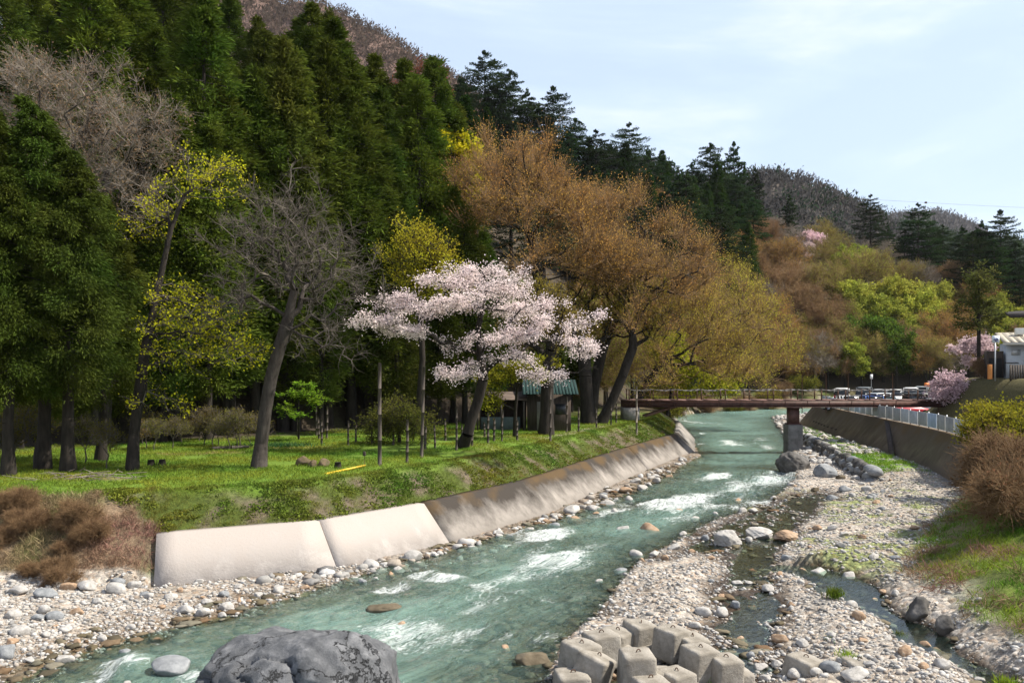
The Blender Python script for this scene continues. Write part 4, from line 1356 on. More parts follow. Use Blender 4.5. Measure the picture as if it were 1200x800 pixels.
for i in range(16):
    px = R.uniform(-5, 118)
    py = R.uniform(590, 672) - max(0, px - 70) * 0.4
    zb = np.interp(py, [580, 600, 640, 680], [2.6, 2.2, 1.2, 0.6])
    c_ = at(px, py, zb)
    plant_tree("twiggy_bush", "low dry brown bush on the bank slope left of the new concrete", "bush", BUSHD[i % 2], (c_.x, c_.y, H(c_.x, c_.y) - 0.12), vary((0.20, 0.12, 0.07), 0.25), "dry bushes on the left bank slope", R.uniform(0, 6.28), R.uniform(0.22, 0.42))
for i in range(22):
    t_ = i / 21
    x_, y_ = (float(np.interp(t_, [0, 0.5, 1], v)) for v in ((16.6, 21.5, 52), (90, 126, 151)))
    x_ += R.uniform(-1.5, 0.5)
    y_ += R.uniform(-1, 1.5)
    plant_tree("riverside_bush", "low brown bush on the far bank beyond the footbridge", "bush", BUSHD[i % 2] if i % 3 else BUSHG[i % 2], (x_, y_, H(x_, y_) - 0.1), vary((0.20, 0.14, 0.05) if i % 3 else (0.20, 0.19, 0.03), 0.2), "bushes of the far bank", R.uniform(0, 6.28), R.uniform(0.8, 1.5))
hero("weeping_cherry", "small pale pink weeping cherry at the right end of the footbridge", Vector((35.5, 69.5, 3.3)), 0, 0, [(1113, 460, 69.5), (1113, 446, 69.5)], [(1113, 445, 69.5, 17, 7, 1.2), (1104, 458, 69.2, 11, 9, 0.8), (1122, 458, 69.2, 10, 10, 0.8)],
     (0.66, 0.50, 0.53), npts=90, trunk_r=0.08, twn=900, twL=0.7, leafn=6500, leaf=0.10, lmat="blossom", up=-0.6, spread=0.07, twr=0.008)
hero("cherry_tree", "pale cherry in bloom left of the house with the sign board", Vector((46, 84, 4.5)), 0, 0, [(1147, 440, 84), (1145, 425, 84)], [(1140, 402, 84, 18, 5, 1.5), (1125, 409, 84, 14, 4, 1.3), (1150, 410, 83, 16, 6, 1.3), (1153, 400, 84, 10, 5, 1.2), (1141, 424, 83, 14, 6, 1.2)],
     (0.66, 0.52, 0.54), npts=110, trunk_r=0.1, twn=700, twL=0.6, leafn=8000, leaf=0.12, lmat="blossom", up=0.0, spread=0.1, flatten=0.4)
hero("tall_tree", "lone tall tree with a bare dark trunk left of the house", Vector((44.0, 80.5, 5.0)), 0, 0, [(1147, 400, 80.5), (1147, 370, 80.5), (1147, 340, 80.5), (1147, 325, 80.5)], [(1147, 330, 80.5, 14, 20, 1.4), (1140, 355, 80.5, 20, 14, 1.6), (1157, 370, 80.5, 18, 12, 1.4), (1135, 378, 80.5, 16, 8, 1.3)],
     (0.10, 0.11, 0.03), npts=110, trunk_r=0.17, twn=900, twL=0.9, leafn=5000, leaf=0.13, flatten=0.5, up=0.1)

# ------------------------------------------------------------------ far mountains, each with its woodland
def mountain(name, ridge, Y, depthm, color, seed, rough=8):
    "ridge: (px, py) outline seen from the valley; the body falls away on both sides"
    px = np.array([a[0] for a in ridge], float)
    py = np.array([a[1] for a in ridge], float)
    nx, ny = 130, 44
    u = np.linspace(px[0], px[-1], nx)
    top = CAM_Z + (HOR - np.interp(u, px, py)) * Y / FPX
    X0 = (u - 600) * Y / FPX
    v = np.linspace(-1.0, 0.8, ny)
    XX, VV = np.meshgrid(X0, v)
    YY = Y + VV * depthm
    prof = np.where(VV < 0, 1 + VV * 0.98, 1 - VV * 0.9)
    ZZ = top[None, :] * prof + fbm(XX, YY, Y * 0.06, 5, seed) * rough * (1 - prof) * 3 * prof + fbm(XX, YY, Y * 0.01, 3, seed + 3) * rough * 0.25
    me = make_mesh(name, np.stack([XX.ravel(), YY.ravel(), ZZ.ravel()], 1), [grid_faces(nx, ny)], [solid(name + "_ground", color, 1.0, 0.35, 0.03, col2=tuple(c * 1.5 for c in color))], True)
    kind(link(name, me), "structure")
    return XX, YY, ZZ, prof

def woodland(name, label, grid, n, size, cols, seed, dark_share=0.1):
    "far-off bare wood that reads as one mass: small crowns of upright twigs and leaf clumps"
    XX, YY, ZZ, prof = grid
    rng = np.random.default_rng(seed)
    ny, nx = XX.shape
    fi, fj = rng.uniform(0, ny * 0.66, n), rng.uniform(0, nx - 1.01, n)
    i, j = np.minimum(fi.astype(int), ny - 2), fj.astype(int)
    a, b = (fi - i)[:, None], (fj - j)[:, None]
    G = np.stack([XX, YY, ZZ], 2)
    P = G[i, j] * (1 - a) * (1 - b) + G[i + 1, j] * a * (1 - b) + G[i, j + 1] * (1 - a) * b + G[i + 1, j + 1] * a * b
    per = 22
    k = np.repeat(np.arange(n), per)
    q = rng.normal(size=(len(k), 3)) * np.array([0.34, 0.34, 0.30]) * size
    C = P[k] + q
    C[:, 2] += size * 0.55
    d = q.copy()
    d[:, 2] += size * 0.5
    d /= np.linalg.norm(d, axis=1, keepdims=True)
    V, F = leaves(C, size * 0.13, 3.0, d, 0, rng)
    me = make_mesh(name, V, [F], [M["leaf"]])
    o = kind(link(name, me), "stuff")
    o["label"], o["category"] = label, "woodland"
    o.color = (*cols, 1)
    return P

m1 = mountain("mountain", [(215, -70), (290, -25), (330, 3), (355, 0), (385, 6), (420, 25), (460, 45), (500, 72), (540, 95), (600, 150), (650, 190), (720, 250)], 620, 260, (0.13, 0.085, 0.07), 61, 14)
woodland("mountain_woodland", "bare reddish brown woodland covering the steep mountain at the top", m1, 9000, 6.0, (0.115, 0.088, 0.07), 62)
m2 = mountain("mountain_ridge", [(640, 250), (700, 178), (760, 192), (800, 212), (850, 216), (885, 207), (905, 204), (930, 209), (960, 219), (985, 232), (1010, 245), (1030, 258), (1060, 285), (1100, 310), (1160, 350)], 430, 130, (0.10, 0.085, 0.075), 63, 8)
woodland("mountain_woodland", "woodland on the middle ridge at the right, greyed for the haze", m2, 6000, 5.0, (0.088, 0.084, 0.084), 64)  # blue grey of distant haze mixed into the crowns' colour
woodland("mountain_woodland", "scattered dark pines along the middle ridge at the right", m2, 500, 6.5, (0.03, 0.05, 0.03), 67)
m3 = mountain("mountain_ridge", [(980, 300), (1000, 258), (1040, 255), (1070, 252), (1090, 250), (1110, 254), (1130, 262), (1150, 275), (1180, 300), (1240, 330)], 900, 240, (0.12, 0.12, 0.125), 65, 10)  # haze put into the ridge's own colour, ground and woodland alike
woodland("mountain_woodland", "woodland on the farthest ridge, coloured blue grey for the haze", m3, 4500, 8.0, (0.13, 0.125, 0.13), 66)
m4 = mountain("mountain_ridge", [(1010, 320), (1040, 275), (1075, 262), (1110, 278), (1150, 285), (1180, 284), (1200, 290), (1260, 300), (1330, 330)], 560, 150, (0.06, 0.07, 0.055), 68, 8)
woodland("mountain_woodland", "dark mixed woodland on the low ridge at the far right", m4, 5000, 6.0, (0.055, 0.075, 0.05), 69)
# ------------------------------------------------------------------ river walls
def stain_concrete(name, pale, dark, ztop, zlow, moss=0.0):
    "old concrete: streaked dark from the top edge down, washed pale near the water"
    m, n, l = mat_new(name)
    out = N(n, "ShaderNodeOutputMaterial")
    p = N(n, "ShaderNodeBsdfPrincipled", Roughness=0.95)
    p.inputs["Specular IOR Level"].default_value = 0.15
    tc = N(n, "ShaderNodeTexCoord")
    sp = N(n, "ShaderNodeSeparateXYZ")
    l.new(tc.outputs["Object"], sp.inputs[0])
    mp = N(n, "ShaderNodeMapping")
    mp.inputs["Scale"].default_value = (1.0, 1.0, 0.16)
    l.new(tc.outputs["Object"], mp.inputs["Vector"])
    st = N(n, "ShaderNodeTexNoise", Scale=0.8, Detail=9, Roughness=0.7)
    l.new(mp.outputs[0], st.inputs["Vector"])
    gr = N(n, "ShaderNodeMapRange")
    gr.inputs["From Min"].default_value = zlow
    gr.inputs["From Max"].default_value = ztop
    l.new(sp.outputs["Z"], gr.inputs["Value"])
    ad = N(n, "ShaderNodeMath", operation='MULTIPLY_ADD')
    ad.inputs[1].default_value = 1.6
    ad.inputs[2].default_value = -0.8
    l.new(st.outputs["Fac"], ad.inputs[0])
    sm = N(n, "ShaderNodeMath", operation='ADD')
    l.new(ad.outputs[0], sm.inputs[0])
    l.new(gr.outputs[0], sm.inputs[1])
    cr = N(n, "ShaderNodeValToRGB")
    e = cr.color_ramp.elements
    e[0].position, e[0].color = 0.15, (*pale, 1)
    e[1].position, e[1].color = 0.85, (*dark, 1)
    k = e.new(0.5)
    k.color = (*[(a + b) * 0.42 for a, b in zip(pale, dark)], 1)
    l.new(sm.outputs[0], cr.inputs[0])
    last = cr.outputs[0]
    if moss:
        mn = N(n, "ShaderNodeTexNoise", Scale=0.55, Detail=6)
        l.new(tc.outputs["Object"], mn.inputs["Vector"])
        mm = N(n, "ShaderNodeMath", operation='MULTIPLY')
        l.new(mn.outputs["Fac"], mm.inputs[0])
        l.new(gr.outputs[0], mm.inputs[1])
        mr = N(n, "ShaderNodeMapRange")
        mr.inputs["From Min"].default_value = 0.40
        mr.inputs["From Max"].default_value = 0.55
        mr.inputs["To Max"].default_value = moss
        l.new(mm.outputs[0], mr.inputs["Value"])
        mx = N(n, "ShaderNodeMix", data_type='RGBA')
        mx.inputs["B"].default_value = (0.12, 0.075, 0.03, 1)
        l.new(mr.outputs[0], mx.inputs["Factor"])
        l.new(last, mx.inputs["A"])
        last = mx.outputs["Result"]
    l.new(last, p.inputs["Base Color"])
    fn = N(n, "ShaderNodeTexNoise", Scale=11, Detail=6, Roughness=0.7)
    l.new(tc.outputs["Object"], fn.inputs["Vector"])
    b = N(n, "ShaderNodeBump", Strength=0.4, Distance=0.04)
    l.new(fn.outputs["Fac"], b.inputs["Height"])
    l.new(b.outputs[0], p.inputs["Normal"])
    l.new(p.outputs[0], out.inputs[0])
    return m
M["rev_old"] = stain_concrete("streaked_old_concrete", (0.34, 0.31, 0.28), (0.05, 0.043, 0.037), 1.35, -0.05, 0.6)
M["rev_far"] = stain_concrete("mossy_old_concrete", (0.36, 0.34, 0.31), (0.10, 0.07, 0.045), 1.5, 0.1, 0.8)
M["rev_right"] = stain_concrete("dark_retaining_concrete", (0.26, 0.22, 0.18), (0.115, 0.092, 0.072), 2.9, 0.6, 0.5)

M["conc_new"] = stain_concrete("new_pale_concrete", (0.52, 0.48, 0.45), (0.37, 0.33, 0.30), 1.5, -0.6, 0.0)
def along(line, s0, s1, step):
    "points and left normals along a polyline between two arc lengths"
    L = np.array(line, float)
    seg = np.linalg.norm(np.diff(L, axis=0), axis=1)
    cum = np.concatenate([[0], np.cumsum(seg)])
    ss = sorted(set([s0, s1] + [c for c in cum if s0 < c < s1] + list(np.arange(s0 + step, s1 - step * 0.4, step))))
    tn = np.diff(L, axis=0) / seg[:, None]
    P, Nn = [], []
    for s in ss:
        i = int(np.clip(np.searchsorted(cum, s, side="right") - 1, 0, len(seg) - 1))
        p = L[i] + tn[i] * (s - cum[i])
        t = tn[i].copy()
        jn = i - 1 if (i > 0 and abs(s - cum[i]) < 0.05) else (i + 1 if (i < len(seg) - 1 and abs(s - cum[i + 1]) < 0.05) else None)
        if jn is not None:
            t = tn[i] + tn[jn]
            t = t / np.linalg.norm(t) / max(0.5, np.dot(t / np.linalg.norm(t), tn[i]))
        P.append(p)
        Nn.append((-t[1], t[0]))
    return np.array(P), np.array(Nn), np.array(ss)

cumT = np.concatenate([[0], np.cumsum(np.linalg.norm(np.diff(np.array(TOE), axis=0), axis=1))])
def slab(name, parent, s0, s1, prof, mat, line=TOE, label=None, rough=0.0):
    P, Nn, ss = along(line, s0, s1, 0.8)
    k = len(prof)
    V = []
    for (p, nn, s) in zip(P, Nn, ss):
        for (d, z) in prof:
            w = rough * float(fbm(np.array([s]), np.array([d * 3.0]), 1.2, 3, 77)[0])
            V.append((p[0] + nn[0] * (d - w), p[1] + nn[1] * (d - w), z + w * 0.5))
    V = np.array(V)
    F = []
    n = len(P)
    for j in range(k):
        a, b = j, (j + 1) % k
        i = np.arange(n - 1)
        F.append(np.stack([i * k + a, (i + 1) * k + a, (i + 1) * k + b, i * k + b], 1))
    F.append(np.array([list(range(k))]) if k == 4 else np.array([[0, q, q + 1] for q in range(1, k - 1)]))
    e = (n - 1) * k
    F.append(np.array([[e + k - 1 - q for q in range(k)]]) if k == 4 else np.array([[e, e + q + 1, e + q] for q in range(1, k - 1)]))
    o = link(name, make_mesh(name, V, F, [mat]), parent)
    if label:
        o["label"] = label
    return o
PROF = [(-0.42, -0.5), (1.42, 1.47), (1.95, 1.47), (0.35, -0.5)]
t = thing("concrete_revetment", "new pale concrete slope on the left bank with one joint between its two slabs", "river wall")
slab("slab", t, cumT[4], cumT[5] - 0.02, PROF, M["conc_new"])
slab("slab", t, cumT[5] + 0.02, cumT[6] - 0.015, PROF, M["conc_new"])
slab("joint_filler", t, cumT[5] - 0.02, cumT[5] + 0.02, [(-0.36, -0.5), (1.44, 1.42), (1.9, 1.42), (0.35, -0.5)], M["wood_dark"])
t = thing("concrete_revetment", "old dark streaked concrete slope adjoining the new pale one", "river wall")
slab("slab", t, cumT[6] + 0.015, cumT[8], PROF, M["rev_old"])
slab("slab", t, cumT[8] + 0.02, cumT[9], PROF, M["rev_old"])
t = thing("concrete_revetment", "pale concrete slope on the left bank running on under the footbridge", "river wall")
slab("slab", t, cumT[9] + 0.02, cumT[11], [(-0.42, -0.5), (1.42, 1.52), (1.95, 1.52), (0.35, -0.5)], M["conc_old"])

# right retaining wall from its bottom line to its top line
br = np.array(BR[8:12], float)
def interp_line(line, ys):
    L = np.array(line, float)
    return np.interp(ys, L[:, 1], L[:, 0])
ys = np.arange(45.3, 104, 1.0)
xb, xt = interp_line(BR, ys), interp_line(RT, ys)
V, k = [], 6
for a, b, yy in zip(xb, xt, ys):
    zb = 0.15
    V += [(a - 0.28, yy, zb), (b - 0.12, yy, 2.76), (b - 0.12, yy, 2.90), (b + 0.32, yy, 2.90), (b + 0.32, yy, 2.4), (a + 0.3, yy, zb)]
V = np.array(V)
F = []
n = len(ys)
i = np.arange(n - 1)
for j in range(k):
    a, b = j, (j + 1) % k
    F.append(np.stack([i * k + a, i * k + b, (i + 1) * k + b, (i + 1) * k + a], 1))
F.append(np.array([[0, q + 1, q] for q in range(1, k - 1)]))
F.append(np.array([[(n - 1) * k, (n - 1) * k + q, (n - 1) * k + q + 1] for q in range(1, k - 1)]))
t = thing("retaining_wall", "long dark sloping concrete wall below the car park", "river wall")
link("slope", make_mesh("slope", V, F, [M["rev_right"]]), t)
mb = MB()
pa, pb = Vector((float(np.interp(66, ys, xt)) - 0.16, 66, 2.78)), Vector((float(np.interp(58.5, ys, xb)) - 0.26, 58.5, 0.75))
mb.box((pa + pb) / 2, ((pb - pa).length, 0.35, 0.14), M=(pb - pa).to_track_quat('X', 'Z').to_matrix())
mb.build("drain_channel", M["wood_dark"], t)
for r_ in range(8):
    yy = 78 + r_ * 1.6
    u_ = 0.45
    xx = float(np.interp(yy, ys, xb)) * (1 - u_) + float(np.interp(yy, ys, xt)) * u_
    MB().box((xx - 0.2, yy, 0.15 + 2.6 * u_), (0.14, 0.5, 0.14)).build("weep_hole", M["wood_dark"], t)

# ------------------------------------------------------------------ footbridge
t = thing("footbridge", "low reddish brown steel footbridge across the river on one pier", "bridge", (22.5, 70, 0))
t_loc = Vector((22.5, 70, 0))
M["rail"] = solid("dull_handrail", (0.20, 0.19, 0.185), 0.6, 0.2)
def bpart(name, fn, mat, par=None, **kw):
    mb = MB()
    fn(mb)
    mb.V = [v - np.array(t_loc) for v in mb.V]
    return mb.build(name, mat, par or t, **kw)
XL, XR_ = 9.0, 35.2
def girder(y):
    def f(mb):
        mb.box(((XL + XR_) / 2, y, 4.0), (XR_ - XL, 0.05, 0.46))
        mb.box(((XL + XR_) / 2, y, 3.755), (XR_ - XL, 0.26, 0.03))
        mb.box(((XL + XR_) / 2, y, 4.245), (XR_ - XL, 0.26, 0.03))
        for i in range(15):
            mb.box((XL + 0.6 + i * 1.8, y - 0.075, 4.0), (0.03, 0.10, 0.455))
    return f
bpart("girder", girder(69.4), M["iron_red"])
bpart("girder", girder(70.6), M["iron_red"])
bpart("deck", lambda mb: [mb.box((XL + 0.65 + i * 1.31, 70, 4.31), (1.29, 1.7, 0.09)) for i in range(20)], solid("deck_boards", (0.17, 0.10, 0.085), 0.9, 0.3, 3, 0.2))
for yy in (69.2, 70.8):
    for i in range(14):
        bpart("railing_post", lambda mb: mb.box((XL + 0.5 + i * 1.95, yy, 4.78), (0.09, 0.07, 0.86)), M["iron"])
    for zz, rr, mm in ((5.18, 0.028, "rail"), (4.75, 0.02, "iron")):
        def rail(mb):
            for i in range(13):
                xa = XL + 0.5 + i * 1.95
                for q in range(4):
                    s0, s1 = q / 4, (q + 1) / 4
                    mb.tube((xa + 1.95 * s0, yy - 0.05, zz - 0.10 * math.sin(math.pi * s0)), (xa + 1.95 * s1, yy - 0.05, zz - 0.10 * math.sin(math.pi * s1)), rr, sides=6)
        bpart("handrail", rail, M[mm])
for px in (940, 968, 994, 1046, 1100):
    x_ = (px - 600) * 0.0695
    bpart("pole", lambda mb: mb.tube((x_, 69.5, 3.3), (x_, 69.5, 6.45), 0.035, sides=6), M["iron"])
pier = bpart("pier", lambda mb: mb.box((23.05, 70, 0.75), (1.2, 1.3, 3.1)), solid("pier_concrete", (0.15, 0.145, 0.14), 0.9, 0.4, 1.6, 0.4), bevel=0.03)
bpart("column", lambda mb: [mb.box((23.05, 70, 3.02), (0.82, 0.75, 1.42)), mb.box((23.05, 70, 2.36), (1.05, 1.0, 0.10)), mb.box((23.05, 70, 3.70), (1.0, 1.5, 0.07))], M["iron_red"], pier)
bpart("abutment", lambda mb: mb.box((9.7, 70.2, 3.2), (1.3, 2.0, 1.0)), M["conc_old"])
bpart("brace", lambda mb: [mb.tube((10.8, 69.4, 3.0), (13.4, 69.4, 3.8), 0.09, sides=6), mb.tube((10.8, 70.6, 3.0), (13.4, 70.6, 3.8), 0.09, sides=6)], M["iron"])

# ------------------------------------------------------------------ panel fence on top of the retaining wall
def corrugated(name, color):
    return solid(name, color, 0.55, 0.22, 1.2, 0.1, metal=0.0, spec=0.4)
fmats = [corrugated("fence_sheet", (0.40, 0.43, 0.46)), corrugated("blue_fence_sheet", (0.34, 0.42, 0.52)), corrugated("dull_fence_sheet", (0.30, 0.31, 0.31))]
t = thing("panel_fence", "pale corrugated metal panel fence along the edge of the car park", "fence")
yy = 46.0
i = 0
while yy < 92:
    y2 = yy + 1.9
    a = Vector((float(np.interp(yy, ys, xt)) + 0.1, yy, 2.9))
    b = Vector((float(np.interp(y2, ys, xt)) + 0.1, y2, 2.9))
    d = (b - a).normalized()
    nrm = Vector((-d.y, d.x, 0))
    q = np.linspace(0.02, 1.86, 38)
    off = 0.022 * np.sign(np.sin(q * 2 * np.pi / 0.23))
    hgt = 0.92 + 0.05 * R.uniform(-1, 1)
    lo = np.array([a + d * float(s) + nrm * float(o_) + Vector((0, 0, 0.10)) for s, o_ in zip(q, off)])
    hi = lo + np.array([0, 0, hgt])
    V = np.vstack([lo, hi, lo + np.array(nrm) * 0.012, hi + np.array(nrm) * 0.012])
    m_ = len(q)
    ii = np.arange(m_ - 1)
    F = [np.stack([ii, ii + 1, ii + 1 + m_, ii + m_], 1), np.stack([ii + 2 * m_, ii + 3 * m_, ii + 3 * m_ + 1, ii + 2 * m_ + 1], 1), np.stack([ii + m_, ii + m_ + 1, ii + 3 * m_ + 1, ii + 3 * m_], 1)]
    link("panel", make_mesh("panel", V, F, [fmats[(0 if i % 5 else 1) if R.random() < 0.8 else 2]]), t)
    MB().box(a + nrm * -0.08 + Vector((0, 0, 0.55)), (0.06, 0.06, 1.1)).build("post", M["steel"], t)
    yy += 1.93
    i += 1

# ------------------------------------------------------------------ low stone wall on the gravel, grass terrace edge
def rock_mesh(name, sub, seed, dims=(1, 1, 1), cuts=9, rough=0.10, mat=None, smooth=True, fine=0.0, cmin=0.55, cmax=0.88):
    rng = np.random.default_rng(seed)
    bm = bmesh.new()
    bmesh.ops.create_icosphere(bm, subdivisions=sub, radius=1.0)
    V = np.array([v.co for v in bm.verts])
    F = np.array([[v.index for v in f.verts] for f in bm.faces])
    bm.free()
    for _ in range(cuts):
        nn = rng.normal(size=3)
        nn /= np.linalg.norm(nn)
        c = rng.uniform(cmin, cmax)
        dd = V @ nn
        V = V - np.maximum(dd - c, 0)[:, None] * nn[None, :] * 0.92
    r_ = (fbm(V[:, 0] + seed, V[:, 1] + V[:, 2] * 0.7, 0.9, 3, seed) + fbm(V[:, 2] - seed, V[:, 0] - V[:, 1] * 0.6, 0.9, 3, seed + 5))
    V = V * (1 + rough * r_[:, None])
    if fine:
        r2 = fbm(V[:, 0] * 1.3 + V[:, 2], V[:, 1] - V[:, 2] * 0.8, 0.22, 4, seed + 9)
        r3 = np.abs(fbm(V[:, 0] + V[:, 2] * 0.3, V[:, 1] * 0.8 + V[:, 2], 0.7, 3, seed + 11))
        V = V * (1 + fine * r2[:, None] - fine * 1.5 * np.exp(-(r3 / 0.035) ** 2)[:, None])
    V = V * np.array(dims)
    return make_mesh(name, V, [F], [mat] if mat else [], smooth)

def stone_mat(name, a, b, c, bump=0.5, scale=2.2, cracks=0.0):
    m, n, l = mat_new(name)
    out = N(n, "ShaderNodeOutputMaterial")
    p = N(n, "ShaderNodeBsdfPrincipled", Roughness=0.85)
    p.inputs["Specular IOR Level"].default_value = 0.25
    tc = N(n, "ShaderNodeTexCoord")
    oi = N(n, "ShaderNodeObjectInfo")
    va = N(n, "ShaderNodeVectorMath", operation='ADD')
    l.new(tc.outputs["Object"], va.inputs[0])
    l.new(oi.outputs["Random"], va.inputs[1])
    t1 = N(n, "ShaderNodeTexNoise", Scale=scale, Detail=10, Roughness=0.7)
    l.new(va.outputs[0], t1.inputs["Vector"])
    t2 = N(n, "ShaderNodeTexNoise", Scale=scale * 9, Detail=4, Roughness=0.7)
    l.new(va.outputs[0], t2.inputs["Vector"])
    cr = N(n, "ShaderNodeValToRGB")
    e = cr.color_ramp.elements
    e[0].position, e[0].color = 0.3, (*a, 1)
    e[1].position, e[1].color = 0.72, (*c, 1)
    e.new(0.5).color = (*b, 1)
    l.new(t1.outputs["Fac"], cr.inputs[0])
    mr = N(n, "ShaderNodeMapRange")
    mr.inputs["To Min"].default_value = 0.72
    mr.inputs["To Max"].default_value = 1.25
    l.new(t2.outputs["Fac"], mr.inputs["Value"])
    mx = N(n, "ShaderNodeMix", data_type='RGBA', blend_type='MULTIPLY')
    mx.inputs["Factor"].default_value = 1
    l.new(cr.outputs[0], mx.inputs["A"])
    l.new(mr.outputs[0], mx.inputs["B"])
    last = mx.outputs["Result"]
    b_ = N(n, "ShaderNodeBump", Strength=bump, Distance=0.06)
    l.new(t1.outputs["Fac"], b_.inputs["Height"])
    if cracks:
        wv = N(n, "ShaderNodeVectorMath", operation='MULTIPLY_ADD')
        l.new(t1.outputs["Color"], wv.inputs[0])
        wv.inputs[1].default_value = (1.6, 1.6, 0.7)
        l.new(va.outputs[0], wv.inputs[2])
        vo = N(n, "ShaderNodeTexVoronoi", Scale=cracks, feature='DISTANCE_TO_EDGE')
        l.new(wv.outputs[0], vo.inputs["Vector"])
        ck = N(n, "ShaderNodeMapRange")
        ck.inputs["From Max"].default_value = 0.014
        l.new(vo.outputs["Distance"], ck.inputs["Value"])
        mk = N(n, "ShaderNodeMix", data_type='RGBA', blend_type='MULTIPLY')
        mk.inputs["Factor"].default_value = 1
        cc = N(n, "ShaderNodeMapRange")
        cc.inputs["To Min"].default_value = 0.6
        l.new(ck.outputs[0], cc.inputs["Value"])
        l.new(last, mk.inputs["A"])
        l.new(cc.outputs[0], mk.inputs["B"])
        last = mk.outputs["Result"]
        b2 = N(n, "ShaderNodeBump", Strength=1.0, Distance=0.10)
        l.new(ck.outputs[0], b2.inputs["Height"])
        l.new(b_.outputs[0], b2.inputs["Normal"])
        b_ = b2
    l.new(last, p.inputs["Base Color"])
    l.new(b_.outputs[0], p.inputs["Normal"])
    l.new(p.outputs[0], out.inputs[0])
    return m
S_PALE = stone_mat("pale_granite", (0.22, 0.21, 0.195), (0.38, 0.365, 0.345), (0.50, 0.485, 0.465))
S_GREY = stone_mat("blue_grey_stone", (0.13, 0.14, 0.15), (0.22, 0.23, 0.24), (0.34, 0.35, 0.36))
S_TAN = stone_mat("rusty_stone", (0.22, 0.14, 0.085), (0.34, 0.235, 0.155), (0.44, 0.36, 0.28))
S_DARK = stone_mat("dark_river_rock", (0.045, 0.043, 0.04), (0.09, 0.085, 0.08), (0.20, 0.19, 0.18))
S_BOULDER = stone_mat("slate_boulder_rock", (0.055, 0.058, 0.064), (0.10, 0.104, 0.112), (0.22, 0.224, 0.235), 1.0, 2.6, 0.55)
S_MOSS = stone_mat("mossy_rock", (0.05, 0.055, 0.02), (0.12, 0.085, 0.05), (0.24, 0.20, 0.17))
S_WET = stone_mat("wet_brown_stone", (0.07, 0.055, 0.035), (0.13, 0.105, 0.07), (0.20, 0.17, 0.12))

def rock(label, px, py, z, wpx, hm, seed, mat, dz=0.0, sub=4, cuts=10, fine=0.03, dpt=0.9, name="boulder", cat="boulder", group=None, rz=None):
    c = at(px, py, z)
    w = wpx * c.y / FPX / 2
    o = link(name, rock_mesh("rock", sub, seed, (w, w * dpt, hm), cuts, 0.06 if sub > 5 else 0.12, mat, True, fine, *((0.80, 0.95) if sub > 5 else (0.68, 0.92) if sub > 4 else (0.55, 0.88))))
    o.location = (c.x, c.y, z + dz)
    o.rotation_euler = (0, 0, R.uniform(-0.4, 0.4) if rz is None else rz)
    return tag(o, label, cat, group)

bg = rock("huge dark grey cracked boulder in the water at the bottom edge", 350, 838, 0.0, 268, 2.0, 41, S_BOULDER, 0.0, 6, 22, 0.07, 0.72, rz=0.15)
rock("white topped rock with water foaming round it beside the huge grey boulder", 203, 784, 0.0, 50, 0.36, 8, S_GREY, 0.02, 4, 22)
rock("dark rounded boulder at the foot of the bridge pier", 930, 553, 0.0, 42, 1.05, 12, S_DARK, 0.35, 5, 18, 0.06)
rock("pale boulder with a dark left side right of the pier boulder", 968, 560, 0.15, 30, 0.85, 14, S_GREY, 0.22, 4, 18, 0.05)
rock("big pale boulder at the edge of the shallow brown channel", 853, 638, 0.0, 38, 0.46, 17, S_PALE, 0.12, 5, 24, 0.05)
rock("flat whitish boulder right of the big pale one", 890, 627, 0.05, 36, 0.27, 18, S_PALE, 0.07, 5, 22, 0.05)
rock("flat tan boulder farther right of the whitish one", 921, 630, 0.08, 30, 0.24, 19, S_TAN, 0.07, 5, 20, 0.05)
rock("flat grey green slab of rock just under the surface in midstream", 450, 713, 0.0, 42, 0.16, 20, S_WET, 0.0, 4, 9)
rock("dark mossy boulder at the foot of the grassy right bank beside the pool", 1077, 722, 0.1, 36, 0.42, 21, S_DARK, 0.15, 4, 10)
rock("smaller dark boulder under dry grass on the right bank", 1107, 737, 0.15, 22, 0.3, 22, S_DARK, 0.1, 4, 10)
rock("long dark flat rock lying in the water left of the concrete blocks", 625, 775, 0.0, 46, 0.22, 23, S_WET, 0.03, 4, 9)
for (px, py, w, sd_, lb) in ((356, 545, 24, 31, "mossy brown boulder on the lawn, leftmost of three in a row"), (366, 547, 14, 32, "small mossy stone between two mossy boulders on the lawn"), (379, 546, 17, 33, "low brown boulder on the lawn, rightmost of three in a row")):
    rock(lb, px, py, 2.72, w, 0.26 if w < 20 else 0.38, sd_, S_MOSS, 0.08, 4, 8)

t = thing("stone_wall", "low mossy dry stone wall along the gravel right of the pier", "wall")
P_, N_, s_ = along(LW, 0, 26, 0.9)
WST = [rock_mesh("wall_stone", 2, 300 + i, (0.46, 0.42, 0.30), 9, 0.1, S_DARK if i % 3 else S_GREY, False) for i in range(5)]
for row in range(3):
    for j in range(len(P_)):
        if row == 2 and R.random() < 0.25:
            continue
        o = link("stone", WST[R.randrange(5)], t)
        o.location = (P_[j][0] + R.uniform(-.08, .08) + 0.12 * row, P_[j][1] + (0.4 if row % 2 else 0), 0.22 + row * 0.33)
        o.rotation_euler = (R.uniform(-.2, .2), R.uniform(-.2, .2), R.uniform(0, 6))
        o.scale = [R.uniform(0.85, 1.2)] * 3

